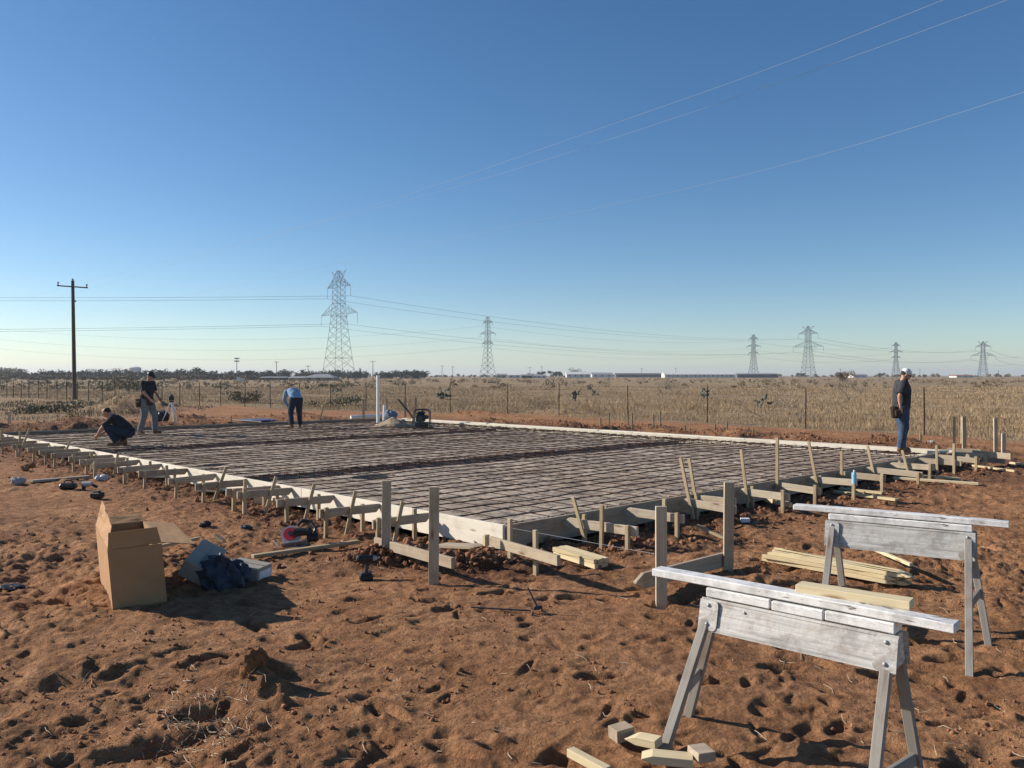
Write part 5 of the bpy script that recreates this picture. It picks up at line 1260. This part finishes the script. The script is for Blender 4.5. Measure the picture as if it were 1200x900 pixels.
# white tank
D = 600; x = (158-HX)/F*D; zt_ = CH+(HY-431)/F*D; t = thing('water_tank', (x, D, 0), 'white flat topped tank showing above the trees at the left', 'tank')
m = MB(); m.cyl((x, D, -.3), (x, D, zt_), 4.4, n=28); m.build('shell', M['wallw'], t); m = MB(); m.cyl((x, D, zt_+.004), (x, D, zt_+.8), 4.4, 2.2, 28); m.build('roof', M['wallw'], t)
# thin items left of the fence: white leaning frame and light mast
def upole(px, ytop, D, label, arm=1.2, r=.13, mast=False, ybase=None):
    x = (px-HX)/F*D; h = CH+(HY-ytop)/F*D; t = thing('light_mast' if mast else 'utility_pole', (x, D, 0), label, 'mast' if mast else 'utility pole', None if mast else 'utility poles on the horizon')
    MB().cyl((x, D, -.4), (x, D, h), r, r*.75, 8).build('pole', M['pylon'] if mast else M['pole'], t)
    if mast:
        for dz in (0, -1.1): MB().box((x, D, h+dz), (2.0, .5, .45)).build('lamp_bank', M['steel'], t)
    else: MB().bar((x-arm, D-r-.06, h-.6), (x+arm, D-r-.06, h-.6), .16).build('crossarm', M['pole'], t)
upole(277.5, 420, 330, 'light mast with lamp banks left of the bending man', mast=True, r=.16)
for k, (px, yt, D) in enumerate(((324, 423, 430), (361, 428, 450), (437, 422.5, 420), (518, 428, 600), (530.5, 429, 620), (621, 430, 700), (635, 429, 720), (752, 431, 780), (792, 431, 800), (985, 432, 760), (1078, 432, 800), (1170, 434, 820), (135, 431, 460))):
    upole(px, yt, D, f'{ORD[k+1] if k < 12 else "small"} thin wooden pole from the left on the horizon' if k < 12 else 'small thin pole above the trees beside the utility pole', 1.6, .2)

# ------------------------------------------------------------------ pylons
def pylon(px, ytop, label, kind, H, ang, group='lattice pylons crossing the plain'):
    D = (H-CH)*F/(HY-ytop); x = (px-HX)/F*D; base = Vector((x, D, 0)); Q = Quaternion((0, 0, 1), ang); t = thing('pylon', (x, D, 0), label, 'pylon', group)
    th = max(.11, D*.00028)
    P = lambda a, b, z: base+Q @ Vector((a, b, z*H))
    if kind == 'wide': prof = [(0, .115), (.20, .088), (.45, .062), (.70, .042), (.90, .042), (1.0, .012)]; arms = [(.60, .31, .70, 'down'), (.85, .20, .93, 'down')]
    else: prof = [(0, .10), (.25, .062), (.55, .036), (.95, .026), (1.0, .02)]; arms = [(.56, .13, .61, 'd'), (.72, .19, .77, 'd'), (.90, .12, .95, 'd')]
    wd = lambda z: float(np.interp(z, [p[0] for p in prof], [p[1] for p in prof]))*H
    lv = [0, .10, .20, .29, .37, .45, .52, .58, .64, .70, .75, .80, .85, .90, .95, 1.0]
    for sx in (-1, 1):
        for sy in (-1, 1):
            m = MB()
            for z0, z1 in zip(lv[:-1], lv[1:]): m.bar(P(sx*wd(z0), sy*wd(z0), z0), P(sx*wd(z1), sy*wd(z1), z1), th)
            m.build('leg', M['pylon'], t)
    m = MB()
    for z0, z1 in zip(lv[:-1], lv[1:]):
        a, b = wd(z0), wd(z1)
        for s in (-1, 1):
            m.bar(P(-a, s*a, z0), P(b, s*b, z1), th*.7); m.bar(P(a, s*a, z0), P(-b, s*b, z1), th*.7); m.bar(P(s*a, -a, z0), P(s*b, b, z1), th*.7); m.bar(P(s*a, a, z0), P(s*b, -b, z1), th*.7)
    for z in (.20, .58, .70, .9):
        a = wd(z)
        for s in (-1, 1): m.bar(P(-a, s*a, z), P(a, s*a, z), th*.8); m.bar(P(s*a, -a, z), P(s*a, a, z), th*.8)
    m.build('lattice', M['pylon'], t); att = []
    for (z, ext, z2, _) in arms:
        for s in (-1, 1):
            m = MB(); a = wd(z); e = ext*H; b = wd(z2)
            for sy in (-1, 1):
                m.bar(P(s*a, sy*a, z), P(s*e, 0, z), th*.8); m.bar(P(s*b, sy*b, z2), P(s*e, 0, z), th*.8)
                for f0, f1 in ((.25, .4), (.5, .65), (.75, .85)):
                    lo = lambda f: P(s*(a+(e-a)*f), sy*a*(1-f), z); hi = lambda f: P(s*(b+(e-b)*f), sy*b*(1-f), z2+(z-z2)*f)
                    m.bar(lo(f0), hi(f0), th*.6); m.bar(hi(f0), lo(f1), th*.6)
            m.build('cross_arm', M['pylon'], t)
            dl = .095 if kind == 'wide' else .05
            MB().cyl(P(s*e, 0, z), P(s*e, 0, z-dl), th*.6, n=6).build('insulator', M['insul'], t); att.append(P(s*e, 0, z-dl))
    if kind == 'wide':
        m = MB(); a = wd(.6)
        m.bar(P(a*.9, 0, .6), P(a*1.9, 0, .51), th*.8); m.bar(P(a*3.2, 0, .6), P(a*1.9, 0, .51), th*.8); m.build('insulator', M['insul'], t); att.append(P(a*1.9, 0, .51))
        m = MB()
        for s in (-1, 1): m.bar(P(0, 0, .93), P(s*.125*H, 0, 1.0), th*1.1); m.bar(P(s*wd(.9), 0, .9), P(s*.125*H, 0, 1.0), th)
        m.build('top_horns', M['pylon'], t)
    att.append(P(0, 0, 1.0)); return att
angA = math.atan2(320, 340)-math.pi/2+.0; angB = math.atan2(260, 278)-math.pi/2
pA = [pylon(397, 317, 'largest pylon with wide arms, nearest, behind the bending man', 'wide', 45, angA), pylon(947, 382, 'wide-armed pylon fourth from the left, right of a narrow one', 'wide', 45, angA), pylon(1152, 400, 'small wide-armed pylon at the far right', 'wide', 45, angA)]
pB = [pylon(571.5, 371, 'second largest pylon with six short arms, left of centre', 'narrow', 45, angB), pylon(883, 392, 'narrow pylon just left of the wide-armed fourth one', 'narrow', 45, angB), pylon(1050, 401, 'small narrow pylon above the head of the man in the cap', 'narrow', 45, angB)]
def span(a, b, sag, r, mat, label, group, n=26):
    pts = [Vector(a).lerp(Vector(b), k/n)-Vector((0, 0, sag*4*(k/n)*(1-k/n))) for k in range(n+1)]
    return wire('power_line', pts, r, M[mat], label, 'power line', group)
nmA = ['left lower', 'right lower', 'left upper', 'right upper', 'middle', 'top']; nmB = ['left lowest', 'right lowest', 'left middle', 'right middle', 'left upper', 'right upper', 'top']
places = [('the largest pylon', 'the fourth pylon'), ('the fourth pylon', 'the rightmost pylon')]
for k, (u_, w_) in enumerate(zip(pA[:-1], pA[1:])):
    for i, (a, b) in enumerate(zip(u_, w_)):
        if i in (1, 5): continue
        span(a, b, 7 if i < 5 else 4, .055+.04*k, 'wire', f'power line, {nmA[i]} hanger, between {places[k][0]} and {places[k][1]}', 'power lines between the wide-armed pylons')
for i, a in enumerate(pA[0]):
    if i in (1, 5): continue
    b = a+Vector((-420, 12+a.y*0, 5.5 if a.z > 30 else .5)); span(a, b, 2.5, .06, 'wire', f'power line running left from the {nmA[i]} hanger of the largest pylon', 'power lines leaving the largest pylon')
pl2 = [('the second pylon', 'the third pylon'), ('the third pylon', 'the fifth pylon')]
for k, (u_, w_) in enumerate(zip(pB[:-1], pB[1:])):
    for i, (a, b) in enumerate(zip(u_, w_)):
        if i in (0, 2, 4): span(a, b, 6, .055+.035*k, 'wire', f'power line, {nmB[i]} arm, between {pl2[k][0]} and {pl2[k][1]}', 'power lines between the narrow pylons')
for i, a in enumerate(pB[0]):
    if i not in (0, 2, 4): continue
    b = a+Vector((-460, 30, 10)); span(a, b, 14, .055, 'wire', f'power line running left from the {nmB[i]} arm of the second pylon', 'power lines leaving the second pylon')
for i, a in enumerate(pA[-1][:4]): span(a, a+Vector((260, 330, 0)), 6, .14, 'wire', f'power line running right from the {nmA[i]} hanger of the rightmost pylon', 'power lines leaving the rightmost pylon')
# overhead conductors passing above the photographer
for k, (P3, hh, lab) in enumerate(((((1105, 0), (900, 82), (690, 155), (500, 222), (330, 272)), 15.5, 'upper of two thin bright wires crossing the upper right sky'), (((1180, 0), (930, 92), (680, 175), (520, 224), (370, 262)), 15, 'lower of two thin bright wires crossing the upper right sky'),
        (((1200, 108), (1000, 172), (830, 216), (680, 248), (520, 282)), 13, 'single thin bright wire crossing the middle of the right sky'))):
    pts = [gnd(px, py, hh) for px, py in P3]; d0 = pts[0]-pts[1]; d1 = pts[-1]-pts[-2]
    pts = [pts[0]+d0*1.6+Vector((0, 0, .4)), pts[0]+d0*.5]+pts+[pts[-1]+d1*1.5, pts[-1]+d1*4, pts[-1]+d1*9]
    # smooth
    q = [Vector(p) for p in pts]
    for it in range(3): q = [q[0]]+[c for a, b in zip(q[:-1], q[1:]) for c in (a.lerp(b, .25), a.lerp(b, .75))]+[q[-1]]
    wire('power_line', q, .0068, M['wirebright'], lab, 'power line', 'wires overhead', n=5)
# utility pole at the left
g0 = gnd(87, 468); D = g0.y; z_ = lambda py: CH-(py-HY)/F*D; xx = lambda px: (px-HX)/F*D
t = thing('utility_pole', (g0.x, D, 0), 'tall dark wooden utility pole with one crossarm at the left', 'utility pole')
MB().cyl((xx(87.5), D, -.3), (xx(85.2), D, z_(329)), .16, .115, 14).build('pole', M['pole'], t)
MB().bar((xx(68.5), D-.17, z_(335)), (xx(104), D-.17, z_(337.5)), .11, .09).build('crossarm', M['pole'], t)
for px, py in ((69.5, 331.5), (103, 334)): m = MB(); m.cyl((xx(px), D-.17, z_(py+3.2)), (xx(px), D-.17, z_(py)), .035, .05, 8); m.ball((xx(px), D-.17, z_(py)), .07, 8); m.build('insulator', M['insul'], t)
m = MB(); m.cyl((xx(85.2), D, z_(329)), (xx(85.2), D, z_(327.3)), .04, n=8); m.ball((xx(85.2), D, z_(327.6)), .08, 8); m.build('insulator', M['insul'], t)
m = MB(); m.box((xx(88.6), D-.1, z_(353)), (.16, .1, .12)); m.build('bracket', M['insul'], t)
# flimsy white frame left of the light mast
for px, lab in ((281, 'small white signboard by the far light mast'),):
    D = 200; x = (px-HX)/F*D; t = thing('signboard', (x, D, 0), lab, 'sign'); MB().box((x, D, .95), (1.7, .08, .8), Quaternion((0, 1, 0), .35)).build('panel', M['wallw'], t); MB().bar((x+.5, D+.07, -.2), (x+1.5, D+.07, 2.0), .1).build('post', M['wallw'], t)

# ------------------------------------------------------------------ air, sky, sun, camera
az = math.atan2(.29, -1.0); el = R(25); sd = Vector((math.cos(az)*math.cos(el), math.sin(az)*math.cos(el), math.sin(el)))
W = bpy.data.worlds.new('World'); sc.world = W; W.use_nodes = True; nt = W.node_tree; bg = nt.nodes['Background']
sky = nt.nodes.new('ShaderNodeTexSky'); sky.sky_type = 'NISHITA'; sky.sun_disc = False; sky.sun_elevation = el
sky.sun_rotation = math.atan2(sd.x, sd.y); sky.air_density = SKY[1]; sky.dust_density = SKY[2]; sky.ozone_density = SKY[3]; sky.altitude = 900
hs = N(nt, 'ShaderNodeHueSaturation'); hs.inputs['Hue'].default_value = SKY[4]; hs.inputs['Saturation'].default_value = SKY[5]; nt.links.new(sky.outputs[0], hs.inputs['Color']); nt.links.new(hs.outputs[0], bg.inputs['Color']); bg.inputs['Strength'].default_value = SKY[0]
L = bpy.data.lights.new('sun', 'SUN'); L.energy = SUN; L.angle = R(.5); L.color = (1, .92, .82); so = bpy.data.objects.new('sun', L); col.objects.link(so)
so.rotation_mode = 'QUATERNION'; so.rotation_quaternion = (-sd).to_track_quat('-Z', 'Y')
cam = bpy.data.cameras.new('camera'); co = bpy.data.objects.new('camera', cam); col.objects.link(co); sc.camera = co
cam.sensor_width = 36; cam.lens = F/1200*36; cam.clip_end = 12000; cam.clip_start = .05; cam.shift_y = -(450-HY)/1200
co.location = (0, 0, CH); co.rotation_euler = (R(90), 0, 0)
if HAZE:
    m = bpy.data.materials.new('haze_air'); m.use_nodes = True; nt = m.node_tree; nt.nodes.remove(nt.nodes['Principled BSDF'])
    pv = nt.nodes.new('ShaderNodeVolumePrincipled'); pv.inputs['Density'].default_value = HAZE; pv.inputs['Color'].default_value = (.80, .87, .95, 1); pv.inputs['Anisotropy'].default_value = .2
    nt.links.new(pv.outputs[0], nt.nodes['Material Output'].inputs['Volume'])
    hz = MB().box((200, 3300, 24.5), (14000, 7000, 55)).build('haze', m); tag(hz, kind='stuff')
sc.view_settings.view_transform = 'Standard'; sc.view_settings.look = 'None'; sc.view_settings.gamma = 1; sc.view_settings.exposure = EXPO
sc.view_settings.use_curve_mapping = False
